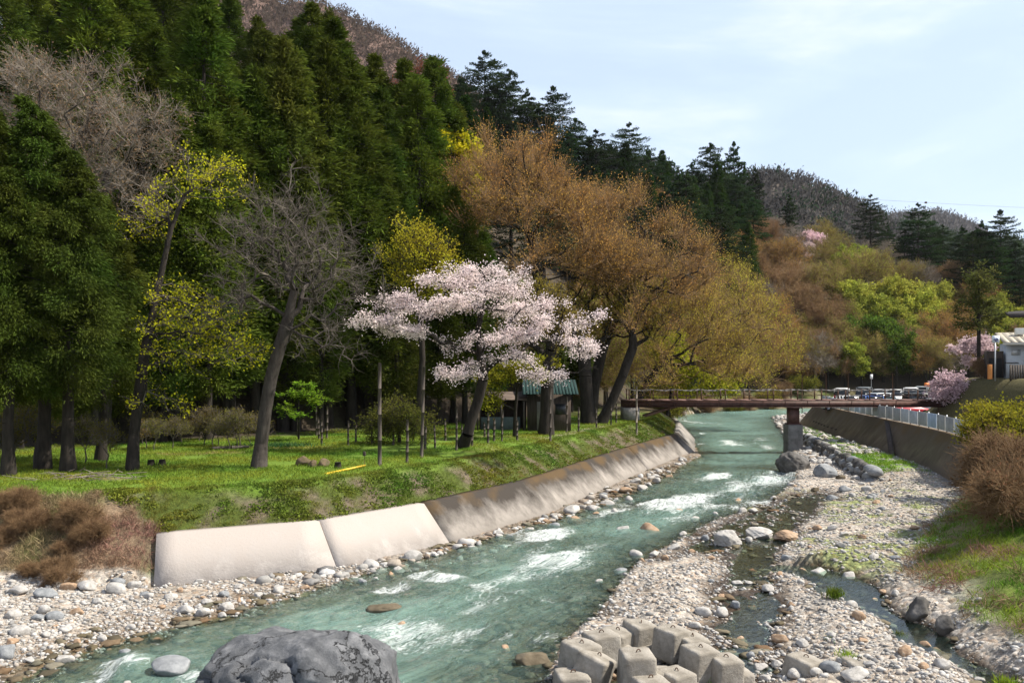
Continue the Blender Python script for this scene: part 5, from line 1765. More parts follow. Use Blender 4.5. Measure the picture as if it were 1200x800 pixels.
# ------------------------------------------------------------------ concrete armour blocks with lifting rings
def block_meshes(seed, s=0.82, hh=0.85):
    rng = np.random.default_rng(seed)
    mb = MB()
    mb.box((0, 0, hh / 2), (s, s, hh), taper=0.93)
    me = make_mesh("block", np.vstack(mb.V), mb.F, [M["conc_block"]])
    bm = bmesh.new()
    bm.from_mesh(me)
    bmesh.ops.bevel(bm, geom=list(bm.edges), offset=0.085, segments=3, affect='EDGES', profile=0.55, clamp_overlap=True)
    bmesh.ops.subdivide_edges(bm, edges=[e for e in bm.edges if e.calc_length() > 0.3], cuts=5, use_grid_fill=True)
    for v in bm.verts:
        q = np.array(v.co)
        w = 0.03 * float(fbm(np.array([q[0] * 1.0 + seed]), np.array([q[1] + q[2] * 1.3]), 0.28, 3, seed)[0])
        v.co = v.co * (1 + w)
    bmesh.ops.triangulate(bm, faces=list(bm.faces))
    for f in bm.faces:
        f.smooth = True
    bm.to_mesh(me)
    bm.free()
    return me
BLK = [block_meshes(400 + i) for i in range(4)]
ARM = block_meshes(410, 0.62, 0.42)
rg = MB()
for q in range(10):
    a0, a1 = q * math.pi / 9 - 0.2, (q + 1) * math.pi / 9 - 0.2
    rg.tube((0.055 * math.cos(a0), 0, 0.055 * math.sin(a0) + 0.01), (0.055 * math.cos(a1), 0, 0.055 * math.sin(a1) + 0.01), 0.013, sides=6)
ring_me = make_mesh("ring", np.vstack(rg.V), rg.F, [M["iron"]])
blocks = [(679, 752, .95, 35, 0.05, "leftmost upright concrete block of the heap, standing in the water"), (688, 765, .85, 62, 0.30, "tilted concrete block leaning over in front of the leftmost one"), (670, 787, .55, 10, 0.02, "concrete block lowest at the left of the heap, its top close to the water"),
          (706, 741, .95, 20, -0.05, "concrete block standing behind the tilted one"), (747, 728, .95, 30, 0.10, "concrete block at the back of the heap with a dark gap below it"), (747, 752, .5, 15, 0.0, "low concrete block in the middle of the heap"),
          (746, 763, 1.0, 5, 0.03, "large square concrete block in the middle front of the heap"), (786, 735, 1.0, 40, 0.05, "high concrete block at the back right of the heap"), (806, 743, .85, 25, 0.12, "concrete block touching the high one at its right"),
          (760, 793, .62, 20, 0.04, "concrete block cut off by the bottom edge, left of its pale neighbour"), (791, 785, .60, 32, 0.03, "pale concrete block at the bottom edge of the heap"), (818, 757, .85, 28, 0.06, "concrete block right of the heap's middle, beside the dark pool"),
          (847, 768, .70, 18, 0.08, "rightmost concrete block of the dense heap"), (937, 768, .55, 40, 0.15, "whitish concrete block half buried right of the dark pool"), (1005, 772, .45, 12, 0.05, "flat concrete block half sunk in gravel near the pond"),
          (1047, 786, .42, 22, 0.06, "long low concrete block left of the pair's twin at the pond"), (1078, 786, .42, 30, 0.05, "low concrete block at the edge of the dark pond, bottom right"), (720, 737, .85, 50, 0.08, "concrete block squeezed between two others at the back of the heap")]
for i, (px, py, zt, rz, tilt, lb) in enumerate(blocks):
    c = at(px, py, zt)
    t = thing("concrete_block", lb, "concrete block", (c.x, c.y, zt - 0.85), math.radians(rz), "concrete armour blocks")
    t.rotation_euler = (tilt, tilt * 0.6, math.radians(rz))
    k = R.uniform(0.80, 0.93)
    t.scale = (k, k, k)
    t.location.z = zt - 0.85 * k
    link("body", BLK[i % 4], t)
    a = link("foot", ARM, t, (0.55, 0.05, 0.0))
    link("ring", ring_me, t, (0.02, 0, 0.85), (0, 0, R.uniform(0, 3)))

# ------------------------------------------------------------------ river stones
SM = {}
for key, mat in (("pale", S_PALE), ("grey", S_GREY), ("tan", S_TAN), ("wet", S_WET)):
    SM[key] = [rock_mesh("stone", 3, 500 + i * 7 + hash(key) % 1 , (1, R.uniform(0.65, 0.95), R.uniform(0.45, 0.7)), 11, 0.10, mat, True, 0.02) for i in range(5)]
WORD = {"pale": "pale grey", "grey": "blue grey", "tan": "rusty tan", "wet": "wet brown"}
stones = []
def stone(px, py, wpx, key, where):
    z = 0.05
    c = at(px, py, z)
    for _ in range(3):
        z = max(-0.12, H(c.x, c.y))
        c = at(px, py, z)
    place_stone(c.x, c.y, wpx * c.y / FPX / 2, key, where)
def place_stone(x, y, r, key, where, sink=0.25):
    z = H(x, y)
    z = max(z, -0.30 * r - 0.05) if key != "wet" else z
    o = link("river_stone", SM[key][R.randrange(5)])
    o.location = (x, y, z + r * (0.55 - sink) * 0.8)
    o.rotation_euler = (R.uniform(-.25, .25), R.uniform(-.25, .25), R.uniform(0, 6.28))
    o.scale = (r, r, r)
    lb = WORD[key] + " stone " + where
    tag(o, lb, "stone", lb.replace(" stone ", " stones ", 1))
    stones.append((x, y, r))
PH = ("in the river along the foot of the concrete slope", "standing out of the rapids in the river", "on the gravel beach at the lower left", "on the gravel right of the river", "near the pool at the lower right")
for (px, py, w, k) in ((585, 630, 15, "pale"), (597, 631, 12, "grey"), (648, 618, 18, "grey"), (674, 610, 16, "tan"), (670, 601, 24, "pale"), (693, 599, 18, "pale"), (712, 593, 20, "pale"), (733, 579, 18, "tan"), (737, 587, 18, "pale"), (752, 575, 18, "pale"), (485, 659, 26, "pale"), (467, 669, 18, "pale"), (502, 655, 10, "pale"), (535, 645, 14, "pale"), (553, 645, 14, "pale"), (458, 675, 14, "tan"), (620, 622, 12, "pale"), (700, 604, 14, "tan"), (720, 600, 12, "pale"), (640, 612, 10, "tan"), (770, 566, 14, "pale"), (785, 560, 12, "tan"), (760, 570, 12, "pale"), (745, 565, 14, "pale"), (690, 590, 12, "pale"), (707, 581, 12, "grey"), (560, 637, 9, "tan"), (515, 650, 9, "tan"), (440, 680, 10, "pale"), (425, 684, 12, "grey")):
    stone(px, py, w, k, PH[0])
for (px, py, w, k) in ((732, 622, 22, "pale"), (760, 622, 28, "tan"), (745, 652, 20, "pale"), (767, 650, 15, "pale"), (790, 643, 16, "pale"), (727, 671, 19, "grey"), (708, 672, 14, "wet"), (702, 683, 13, "pale"), (590, 727, 26, "wet"), (592, 762, 18, "tan"), (800, 628, 14, "pale"), (815, 610, 14, "pale"), (795, 600, 12, "tan"), (838, 604, 12, "pale"), (870, 600, 14, "pale"), (883, 599, 14, "pale"), (505, 743, 16, "wet"), (470, 735, 14, "tan"), (715, 640, 10, "wet"), (660, 668, 14, "wet"), (560, 700, 14, "wet"), (865, 588, 12, "tan"), (906, 585, 10, "pale"), (780, 655, 12, "tan")):
    stone(px, py, w, k, PH[1])
for (px, py, w, k) in ((8, 765, 34, "grey"), (25, 742, 26, "pale"), (22, 694, 26, "pale"), (3, 707, 16, "pale"), (55, 699, 30, "grey"), (80, 690, 22, "tan"), (103, 690, 28, "pale"), (138, 687, 22, "grey"), (157, 687, 18, "pale"), (135, 694, 26, "pale"), (63, 725, 22, "grey"), (90, 719, 18, "tan"), (77, 739, 18, "pale"), (217, 717, 25, "pale"), (237, 720, 21, "pale"), (263, 697, 14, "grey"), (302, 699, 15, "pale"), (327, 692, 18, "pale"), (358, 690, 12, "tan"), (45, 725, 18, "grey"), (15, 722, 20, "pale"), (115, 705, 16, "pale"), (175, 700, 14, "pale"), (190, 712, 12, "tan"), (200, 700, 16, "pale"), (280, 704, 10, "tan"), (35, 775, 14, "pale"), (242, 706, 14, "pale"), (170, 680, 14, "grey"), (145, 676, 16, "grey"), (130, 668, 14, "grey"), (155, 672, 14, "wet"), (140, 660, 14, "grey"), (150, 655, 12, "pale"), (162, 665, 14, "grey"), (120, 678, 14, "pale")):
    stone(px, py, w, k, PH[2])
for (px, py, w, k) in ((827, 633, 15, "grey"), (900, 692, 21, "pale"), (927, 710, 13, "tan"), (867, 750, 15, "tan"), (915, 751, 22, "tan"), (941, 754, 18, "pale"), (995, 678, 22, "pale"), (960, 672, 24, "pale"), (922, 664, 13, "grey"), (823, 720, 22, "pale"), (846, 720, 22, "pale"), (861, 710, 17, "grey"), (1023, 652, 15, "pale"), (958, 622, 14, "tan"), (940, 655, 14, "tan"), (985, 640, 14, "pale"), (1010, 630, 12, "tan"), (1050, 655, 14, "grey"), (845, 700, 14, "tan"), (815, 735, 16, "pale"), (1030, 600, 10, "pale"), (1000, 600, 10, "pale"), (975, 585, 14, "grey"), (990, 575, 16, "grey"), (1003, 562, 16, "pale"), (1015, 575, 14, "pale"), (985, 560, 14, "wet"), (1022, 583, 12, "grey"), (955, 575, 12, "wet")):
    stone(px, py, w, k, PH[3])
for (px, py, w, k) in ((930, 778, 25, "grey"), (973, 785, 26, "grey"), (1003, 794, 36, "pale"), (955, 790, 20, "pale"), (985, 775, 16, "pale"), (910, 780, 18, "pale"), (890, 785, 22, "pale"), (1010, 752, 14, "tan"), (975, 745, 14, "pale"), (1060, 765, 24, "tan"), (1040, 750, 14, "pale"), (880, 770, 16, "grey"), (1193, 778, 18, "pale"), (1085, 760, 20, "tan"), (1025, 705, 12, "tan"), (1050, 695, 14, "pale"), (1035, 690, 12, "tan"), (865, 790, 24, "pale"), (840, 793, 20, "pale"), (1020, 780, 16, "pale")):
    stone(px, py, w, k, PH[4])
# more of the larger cobbles, scattered over the bars
zones = [(PH[2], -18, -5, 18.5, 27.5, 40), (PH[3], 2, 26, 21, 50, 70), (PH[4], 2, 11.5, 17.5, 23, 25)]
for where, x0, x1, y0, y1, cnt in zones:
    c_ = 0
    for _ in range(6000):
        x, y = R.uniform(x0, x1), R.uniform(y0, y1)
        if abs((x * FPX / y)) > 640:
            continue
        z = H(x, y)
        if z < -0.06 or z > 0.75 or sdist(x, y, BR)[0] < 0.3 or sdist(x, y, TOE)[0] > 0.2:
            continue
        r = 0.09 + 0.16 * R.random() ** 2.2
        if any((x - a) ** 2 + (y - b) ** 2 < (r + q) ** 2 for a, b, q in stones):
            continue
        place_stone(x, y, r, R.choice(["pale"] * 6 + ["grey", "tan", "tan"]), where)
        c_ += 1
        if c_ >= cnt:
            break
print("stones", len(stones))

# pebbles nobody could count
def pebbles(name, label, n, box, size, cond, seed, cols, flatz=0.6, rough=0.17):
    rng = np.random.default_rng(seed)
    bm = bmesh.new()
    bmesh.ops.create_icosphere(bm, subdivisions=2 if size > 0.09 else 1, radius=1.0)
    U = np.array([v.co for v in bm.verts])
    TF = np.array([[v.index for v in f.verts] for f in bm.faces])
    bm.free()
    y = box[2] + (box[3] - box[2]) * rng.uniform(0, 1, n) ** 1.6
    x = rng.uniform(box[0], box[1], n)
    z = height(x, y)
    k = cond(x, y, z)
    x, y, z = x[k], y[k], z[k]
    n = len(x)
    s = size * (0.5 + 2.6 * rng.uniform(0, 1, n) ** 5.0)
    a = rng.uniform(0, 6.28, n)
    d = rng.uniform(0.5, 1.0, (n, 3)) * np.array([1, 0.85, flatz])
    Vv = U[None] * d[:, None, :]
    Vv = Vv * (1 + rng.normal(size=(n, len(U), 1)) * rough)
    ca, sa = np.cos(a)[:, None], np.sin(a)[:, None]
    X = Vv[:, :, 0] * ca - Vv[:, :, 1] * sa
    Y_ = Vv[:, :, 0] * sa + Vv[:, :, 1] * ca
    W = np.stack([X, Y_, Vv[:, :, 2]], 2) * s[:, None, None]
    W += np.stack([x, y, z + s * 0.12], 1)[:, None, :]
    F = (TF[None] + (np.arange(n) * len(U))[:, None, None]).reshape(-1, 3)
    me = make_mesh(name, W.reshape(-1, 3), [F], [cols], False)
    o = kind(link(name, me), "stuff")
    o["label"], o["category"] = label, "pebbles"
    return o
def pebble_mat(name, stops):
    m, n, l = mat_new(name)
    out = N(n, "ShaderNodeOutputMaterial")
    p = N(n, "ShaderNodeBsdfPrincipled", Roughness=0.9)
    p.inputs["Specular IOR Level"].default_value = 0.15
    g_ = N(n, "ShaderNodeNewGeometry")
    cr = N(n, "ShaderNodeValToRGB")
    e = cr.color_ramp.elements
    e[0].position, e[0].color = 0.0, (*stops[0], 1)
    e[1].position, e[1].color = 1.0, (*stops[-1], 1)
    for i, c in enumerate(stops[1:-1]):
        e.new((i + 1) / (len(stops) - 1)).color = (*c, 1)
    l.new(g_.outputs["Random Per Island"], cr.inputs[0])
    tc = N(n, "ShaderNodeTexCoord")
    t1 = N(n, "ShaderNodeTexNoise", Scale=14, Detail=4)
    l.new(tc.outputs["Object"], t1.inputs["Vector"])
    mr = N(n, "ShaderNodeMapRange")
    mr.inputs["To Min"].default_value = 0.6
    mr.inputs["To Max"].default_value = 1.4
    l.new(t1.outputs["Fac"], mr.inputs["Value"])
    mx = N(n, "ShaderNodeMix", data_type='RGBA', blend_type='MULTIPLY')
    mx.inputs["Factor"].default_value = 1
    l.new(cr.outputs[0], mx.inputs["A"])
    l.new(mr.outputs[0], mx.inputs["B"])
    l.new(mx.outputs["Result"], p.inputs["Base Color"])
    l.new(p.outputs[0], out.inputs[0])
    return m
PEB = pebble_mat("mixed_pebbles", [(0.12, 0.118, 0.115), (0.36, 0.35, 0.335), (0.42, 0.405, 0.385), (0.24, 0.195, 0.155), (0.36, 0.345, 0.32), (0.20, 0.195, 0.19), (0.46, 0.45, 0.435), (0.28, 0.235, 0.19), (0.50, 0.49, 0.475)])
BEDP = pebble_mat("river_bed_cobbles", [(0.06, 0.052, 0.036), (0.11, 0.09, 0.055), (0.15, 0.13, 0.09), (0.13, 0.08, 0.045), (0.09, 0.085, 0.06), (0.20, 0.18, 0.14)])
def c_left(x, y, z):
    return (sdist(x, y, TOE)[0] < 0.35) & (sdist(x, y, WL)[0] > -0.5) & (z > -0.12) & (np.abs(x / y) < 0.63) & (fbm(x, y, 1.3, 3, 95) + 0.6 * fbm(x, y, 0.4, 2, 96) > -0.34)
def c_foot(x, y, z):
    d = sdist(x, y, TOE)[0]
    return (d < -0.3) & (d > -1.6) & (z > -0.35) & (fbm(x, y, 1.5, 3, 88) > -0.05)
def c_right(x, y, z):
    return (sdist(x, y, WR)[0] < 0.5) & (sdist(x, y, BR)[0] > -0.5 + fbm(x, y, 1.5, 3, 90)) & (z > -0.05) & (np.abs(x / y) < 0.63) & (fbm(x, y, 1.3, 3, 93) + 0.6 * fbm(x, y, 0.4, 2, 94) > -0.30)
def c_bed(x, y, z):
    dR_ = sdist(x, y, WR)[0]
    return (z < 0.05) & (z > -0.6) & (sdist(x, y, TOE)[0] < 0) & (sdist(x, y, BR)[0] > -0.3) & (np.abs(x / y) < 0.63) & ((dR_ > 0) | (fbm(x, y, 0.6, 3, 91) > 0.12))
pebbles("gravel", "pale pebbles of the beach at the lower left", 60000, (-20, -4, 18, 30), 0.038, c_left, 71, PEB)
pebbles("gravel", "pebbles lying in the shallows along the concrete slope", 12000, (-8, 16, 27, 72), 0.12, c_foot, 72, PEB)
pebbles("gravel", "pale pebbles of the wide gravel bar right of the river", 130000, (0, 27, 16.5, 62), 0.040, c_right, 73, PEB)
pebbles("gravel", "pale gravel on the far shore under the footbridge", 16000, (20, 46, 60, 128), 0.15, lambda x, y, z: (sdist(x, y, WR)[0] < 1.0) & (sdist(x, y, BR)[0] > 0.3) & (z > -0.1), 74, PEB)
pebbles("river_bed_stones", "brown and olive cobbles on the river bed seen through the water", 30000, (-14, 20, 17, 60), 0.10, c_bed, 75, BEDP, 0.3, 0.22)
# ------------------------------------------------------------------ grass and weeds
def tufts(name, label, cat, n, box, cond, blades, length, color, seed, up=1.0, width=0.10, spread=0.08, wide=False, bank=None):
    rng = np.random.default_rng(seed)
    y = box[2] + (box[3] - box[2]) * rng.uniform(0, 1, n) ** 1.35
    x = rng.uniform(box[0], box[1], n)
    if bank:                                    # strewn along the left bank: arc length range, distance range
        s = bank[0] + (bank[1] - bank[0]) * rng.uniform(0, 1, n) ** 1.5
        d = rng.uniform(bank[2], bank[3], n)
        L = np.array(TOE, float)
        i = np.clip(np.searchsorted(cumT, s, side="right") - 1, 0, len(L) - 2)
        tn = (L[i + 1] - L[i]) / np.linalg.norm(L[i + 1] - L[i], axis=1, keepdims=True)
        p = L[i] + tn * (s - cumT[i])[:, None] + np.stack([-tn[:, 1], tn[:, 0]], 1) * d[:, None]
        x, y = p[:, 0], p[:, 1]
    z = height(x, y)
    k = cond(x, y, z, rng) & (np.abs(x / y) < 0.64)
    x, y, z = x[k], y[k], z[k]
    n = len(x)
    s = length * rng.uniform(0.5, 1.4, n)
    P = np.repeat(np.stack([x, y, z], 1), blades, 0)
    S = np.repeat(s, blades)
    d = rng.normal(size=(len(P), 3)) * np.array([0.55, 0.55, 0.2])
    d[:, 2] = np.abs(d[:, 2]) + up
    d /= np.linalg.norm(d, axis=1, keepdims=True)
    C = P + rng.normal(size=(len(P), 3)) * np.array([spread, spread, 0.0]) + d * S[:, None] * 0.42
    if wide:
        V, F = leaves(C, S * 0.5, 1.3, d, 0.4, rng)
    else:
        V, F = leaves(C, S * width, 1.0 / width, d, 0.0, rng)
    o = kind(link(name, make_mesh(name, V, [F], [M["blade"]])), "stuff")
    o.color = (*color, 1)
    o["label"], o["category"] = label, cat
    return o
def on_slope(x, y, z, rng):
    d, s = sdist(x, y, TOE)
    return (d > 1.75) & (d < 3.9) & (sdist(x, y, WL)[0] > 0) & (s > 47.5 + 4 * fbm(x, y, 3, 2, 5) - 1.2 * (d - 2)) & (fbm(x, y, 0.8, 3, 101) + 0.5 * fbm(x, y, 0.25, 2, 111) > -0.02)
def on_slope_all(x, y, z, rng):
    d, s = sdist(x, y, TOE)
    return (d > 1.85) & (sdist(x, y, WL)[0] > 0) & (s > 48.2) & (fbm(x, y, 0.35, 2, 112) > -0.25)
def on_lawn(x, y, z, rng):
    d, s = sdist(x, y, TOE)
    return (d > 3.3) & (sdist(x, y, FOOT)[0] < 1) & (fbm(x, y, 2.5, 3, 102) > -0.3)
def on_drybank(x, y, z, rng):
    d, s = sdist(x, y, TOE)
    return (d > 0.5) & (d < 3.8) & (s < 48.7 + (4.0 * fbm(x, y, 1.3, 3, 6) - 0.6) * (d > 2.0)) & (d < 3.4 + 1.2 * fbm(x, y, 1.0, 3, 7)) & (fbm(x, y, 0.5, 3, 103) > -0.30)
def on_dryrim(x, y, z, rng):
    d, s = sdist(x, y, TOE)
    return (d > 1.9) & (d < 2.5 + 0.3 * fbm(x, y, 1, 2, 6)) & (s > cumT[6] + 5) & (s < cumT[10])
def on_right(x, y, z, rng):
    d = -sdist(x, y, BR)[0]
    return (d > 0.1) & (y < 46) & (fbm(x, y, 2.4, 3, 104) > -0.12)
def on_rightdry(x, y, z, rng):
    d = -sdist(x, y, BR)[0]
    return (d > -0.2) & (y < 47) & (fbm(x, y, 1.8, 3, 105) > 0.02)
def on_terrace(x, y, z, rng):
    return (sdist(x, y, LW)[0] < -0.3) & (sdist(x, y, BR)[0] > 0.35) & (y > 50.5) & (fbm(x, y, 2.0, 2, 106) > -0.2)
def on_gravel(x, y, z, rng):
    return (sdist(x, y, WR)[0] < -6) & (sdist(x, y, BR)[0] > 0) & (z > 0.15) & (fbm(x, y, 1.6, 3, 107) > 0.42)
tufts("bank_weeds", "leafy green weeds covering the left bank slope", "weeds", 20000, (0, 1, 1, 2), on_slope, 6, 0.115, (0.125, 0.165, 0.026), 201, 0.6, spread=0.10, wide=True, bank=(46, 112, 1.7, 4.0))
tufts("bank_grass", "grass blades between the weeds of the left bank slope", "grass", 16000, (0, 1, 1, 2), on_slope_all, 6, 0.13, (0.16, 0.175, 0.04), 202, 0.9, 0.07, bank=(46, 112, 1.7, 4.0))
tufts("lawn_grass", "short bright green grass of the lawn", "grass", 100000, (-26, 12, 28, 74), on_lawn, 5, 0.13, (0.165, 0.225, 0.03), 203, 0.8, 0.12, 0.12)
tufts("dry_grass", "dry brown stalks on the bank slope at the left edge", "dry grass", 16000, (0, 1, 1, 2), on_drybank, 8, 0.24, (0.27, 0.19, 0.12), 204, 0.5, 0.05, 0.12, bank=(34, 51, 0.4, 4.2))
tufts("dry_grass", "rust brown grass along the top of the old concrete slope", "dry grass", 12000, (-3, 20, 33, 95), on_dryrim, 6, 0.22, (0.20, 0.12, 0.055), 205, 0.4, 0.06, 0.10)
tufts("right_grass", "green grass on the sunny right bank", "grass", 26000, (11, 30, 17, 46), on_right, 6, 0.20, (0.17, 0.25, 0.03), 206, 0.8, 0.07, 0.10)
tufts("dry_grass", "matted dry grass on the right bank", "dry grass", 16000, (10.5, 30, 17, 47), on_rightdry, 8, 0.36, (0.24, 0.165, 0.105), 207, 0.25, 0.045, 0.14)
tufts("terrace_grass", "fresh grass strip between stone wall and retaining wall", "grass", 9000, (21, 33, 50, 90), on_terrace, 6, 0.26, (0.15, 0.26, 0.028), 208, 0.8, 0.08, 0.12)
tufts("gravel_weeds", "green weeds sprouting from the gravel bar", "weeds", 16000, (5, 27, 20, 50), on_gravel, 5, 0.14, (0.15, 0.22, 0.025), 209, 0.7, 0.10, 0.10)
def reed(label, px, py, h, color, n=60, seed=0):
    rng = np.random.default_rng(700 + seed)
    c = at(px, py, 0.15)
    z = H(c.x, c.y)
    d = rng.normal(size=(n, 3)) * 0.35
    d[:, 2] = 1
    d /= np.linalg.norm(d, axis=1, keepdims=True)
    C = np.array([c.x, c.y, z]) + rng.normal(size=(n, 3)) * np.array([0.10, 0.10, 0]) + d * h * 0.45
    V, F = leaves(C, np.full(n, h * 0.07), 14, d, 0, rng)
    V = V - np.array([c.x, c.y, z])
    o = link("grass_tuft", make_mesh("grass_tuft", V, [F], [M["blade"]]), None, (c.x, c.y, z))
    o.color = (*color, 1)
    tag(o, label, "grass tuft")
reed("dark green grass tuft standing alone at the edge of the pool", 978, 710, 0.40, (0.10, 0.15, 0.02), 160, 1)
reed("small olive grass tuft between gravel and the dark pond", 1053, 735, 0.26, (0.12, 0.15, 0.03), 90, 2)
reed("light green weed tuft in front of the concrete blocks", 850, 790, 0.35, (0.22, 0.34, 0.03), 120, 3)
reed("bright green weed tuft among stones left of the half sunk block", 993, 783, 0.22, (0.22, 0.34, 0.03), 110, 4)
reed("green weeds in the bottom right corner", 1180, 793, 0.4, (0.20, 0.30, 0.03), 200, 5)
reed("light green weed tuft at the bottom edge below the concrete blocks", 825, 797, 0.3, (0.22, 0.34, 0.03), 90, 6)

# ------------------------------------------------------------------ posts and poles on the lawn
def post(px, yt, yb, label, name="wooden_post", cat="post", r=0.055, group=None, lean=0.0, mat="wood"):
    c = at(px, yb, 2.7)
    h = (yb - yt) * c.y / FPX
    mb = MB()
    for q in range(4):
        a, b = q / 4, (q + 1) / 4
        w0, w1 = R.uniform(-.012, .012), R.uniform(-.012, .012)
        mb.tube((lean * a + (w0 if q else 0), 0, h * a - (0.1 if q == 0 else 0)), (lean * b, w1 * 0, h * b), r * (1.08 - 0.2 * a), r * (1.08 - 0.2 * b), 7)
    o = mb.build(name, M[mat], None, True)
    o.location = (c.x, c.y, H(c.x, c.y))
    return tag(o, label, cat, group)
post(445, 424, 545, "tall slim wooden pole standing at the front of the lawn", "wooden_pole", "pole", 0.085)
post(494, 430, 536, "grey pole leaning slightly beside the round weeping shrub", "wooden_pole", "pole", 0.075, None, 0.12)
post(645, 449, 515, "tall thin pole in front of the thick trunk by the hut", "wooden_pole", "pole", 0.06)
post(746, 440, 497, "pale grey pole at the left end of the footbridge", "wooden_pole", "pole", 0.075, None, 0, "bark_pale")
for (px, a, b) in ((477, 491, 541), (436, 494, 522), (408, 494, 524), (461, 504, 522), (510, 498, 526), (522, 492, 517), (535, 477, 528), (553, 495, 523), (572, 484, 520), (579, 490, 517), (588, 480, 518), (664, 464, 506), (678, 475, 505), (699, 476, 501), (371, 477, 511), (374, 490, 516), (377, 492, 522), (383, 477, 515), (349, 483, 513), (498, 500, 528), (606, 492, 516), (716, 474, 497), (722, 472, 495), (542, 498, 520), (417, 497, 520), (568, 495, 512)):
    post(px, a, b, "short weathered wooden post on the lawn under the trees", "wooden_post", "post", R.uniform(0.05, 0.07), "wooden posts on the lawn", R.uniform(-.06, .06))
# small things lying on the lawn
c0, c1 = at(381, 553, 2.75), at(428, 543, 2.85)
mb = MB()
mb.tube((0, 0, 0.03), tuple(c1 - c0 + Vector((0, 0, 0.03))), 0.05, sides=8)
o = mb.build("yellow_pipe", solid("yellow_plastic", (0.55, 0.38, 0.03), 0.5, 0.15), None, True)
o.location = (c0.x, c0.y, H(c0.x, c0.y))
tag(o, "long yellow pipe lying on the lawn edge left of the tall slim pole", "pipe")
c = at(427, 544, 2.72)
t = thing("garden_lamp", "small dark garden lamp on a thin stake above the yellow pipe", "lamp", (c.x, c.y, H(c.x, c.y)))
MB().tube((0, 0, -0.05), (0, 0, 0.42), 0.012, sides=6).build("stake", M["iron"], t)
MB().box((0, 0, 0.50), (0.13, 0.12, 0.2), taper=0.8).build("lamp_head", M["wood_dark"], t, bevel=0.02)
for (px, py, lb) in ((396, 548, "small dark stump on the lawn above the yellow pipe"), (177, 546, "left one of two low dark stumps beside the yellow green maple"), (190, 546, "right one of two low dark stumps beside the yellow green maple")):
    c = at(px, py, 2.72)
    mb = MB()
    mb.tube((0, 0, -0.05), (0, 0, 0.26), 0.17, 0.13, 10)
    o = mb.build("tree_stump", M["bark"], None, True)
    o.location = (c.x, c.y, H(c.x, c.y))
    tag(o, lb, "stump")
c = at(270, 527, 2.75)
mb = MB()
mb.tube((-0.9, -0.1, 0.09), (0.1, 0.02, 0.12), 0.10, 0.09, 9)
mb.tube((0.1, 0.02, 0.12), (0.9, 0.2, 0.16), 0.09, 0.06, 9)
o = mb.build("fallen_log", M["bark_grey"], None, True)
o.location = (c.x, c.y, H(c.x, c.y))
tag(o, "fallen grey log on the leaf mulch left of the walnut trunk", "log")
for i, (px, py, n_, s_, lb) in enumerate(((100, 562, 70, 1.0, "heap of bare twigs on the grass in front of the cedars"), (655, 512, 0, 0, ""))):
    if not n_:
        continue
    c = at(px, py, 2.75)
    rng = np.random.default_rng(55)
    A = rng.normal(size=(n_, 3)) * np.array([0.7, 0.35, 0.08]) + np.array([0, 0, 0.14])
    D = rng.normal(size=(n_, 3)) * np.array([0.6, 0.35, 0.12])
    V, F = tubes(A, A + D, np.full(n_, 0.016), np.full(n_, 0.008), 4)
    o = link("twig_pile", make_mesh("twig_pile", V, [F], [M["bark_pale"]]), None, (c.x, c.y, H(c.x, c.y)))
    tag(o, lb, "twig pile")
# bed of narrow leaves
c = at(325, 524, 2.75)
rng = np.random.default_rng(56)
n_ = 500
P0 = rng.normal(size=(n_, 3)) * np.array([0.9, 0.35, 0])
d = rng.normal(size=(n_, 3)) * 0.3
d[:, 2] = 1
V, F = leaves(P0 + d * 0.14, np.full(n_, 0.035), 9, d, 0, rng)
o = link("daffodil_foliage", make_mesh("daffodil_foliage", V, [F], [M["blade"]]), None, (c.x, c.y, H(c.x, c.y)))
o.color = (0.06, 0.13, 0.045, 1)
tag(o, "clump of bluish green narrow leaves on the mulch right of the walnut trunk", "plant")

# ------------------------------------------------------------------ hut under the trees
hx, hy = 0.9, 57.5
hz = H(hx, hy)
t = thing("hut", "dark timber hut with a teal sheet roof under the trees", "hut", (hx, hy, hz))
M["teal"] = solid("teal_roof_sheet", (0.012, 0.036, 0.034), 0.9, 0.4, 1.2, 0.1)
M["plank"] = solid("dark_plank_wall", (0.055, 0.042, 0.034), 0.95, 0.45, 3, 0.4, stretch=(6, 6, 0.4))
M["ply"] = solid("grey_board", (0.20, 0.19, 0.17), 0.9, 0.3, 2, 0.2)
MB().box((1.6, 0.9, 1.25), (2.9, 2.4, 2.5)).build("wall", M["plank"], t)
r_ = MB()
for q in range(17):
    xq = -0.2 + q * 0.22
    r_.prism([(xq, -0.9, 2.45), (xq + 0.2, -0.9, 2.45), (xq + 0.2, 2.3, 3.35), (xq, 2.3, 3.35)], (0, 0, 0), (0, 0, 0.06 if q % 2 else 0.04))
r_.build("roof", M["teal"], t)
MB().box((1.2, -0.33, 1.0), (0.85, 0.05, 1.9)).build("door", M["ply"], t)
MB().box((2.35, -0.33, 1.45), (0.7, 0.05, 0.7)).build("window", solid("dark_window", (0.02, 0.022, 0.025), 0.2, 0.1), t)
MB().box((-1.5, 1.9, 1.0), (3.2, 0.08, 2.0)).build("back_wall", M["plank"], t)
MB().box((-3.05, 0.9, 1.0), (0.08, 1.9, 2.0)).build("side_wall", M["plank"], t)
r_ = MB()
r_.prism([(-3.4, -0.5, 2.05), (0.1, -0.5, 2.05), (0.1, 2.1, 2.5), (-3.4, 2.1, 2.5)], (0, 0, 0), (0, 0, 0.06))
r_.build("lean_to_roof", solid("rusty_roof_sheet", (0.10, 0.075, 0.06), 0.8, 0.4, 1.5, 0.2), t)
for xq in (-3.2, -1.6, -0.1):
    MB().box((xq, -0.35, 1.0), (0.12, 0.12, 2.1)).build("porch_post", M["wood"], t)
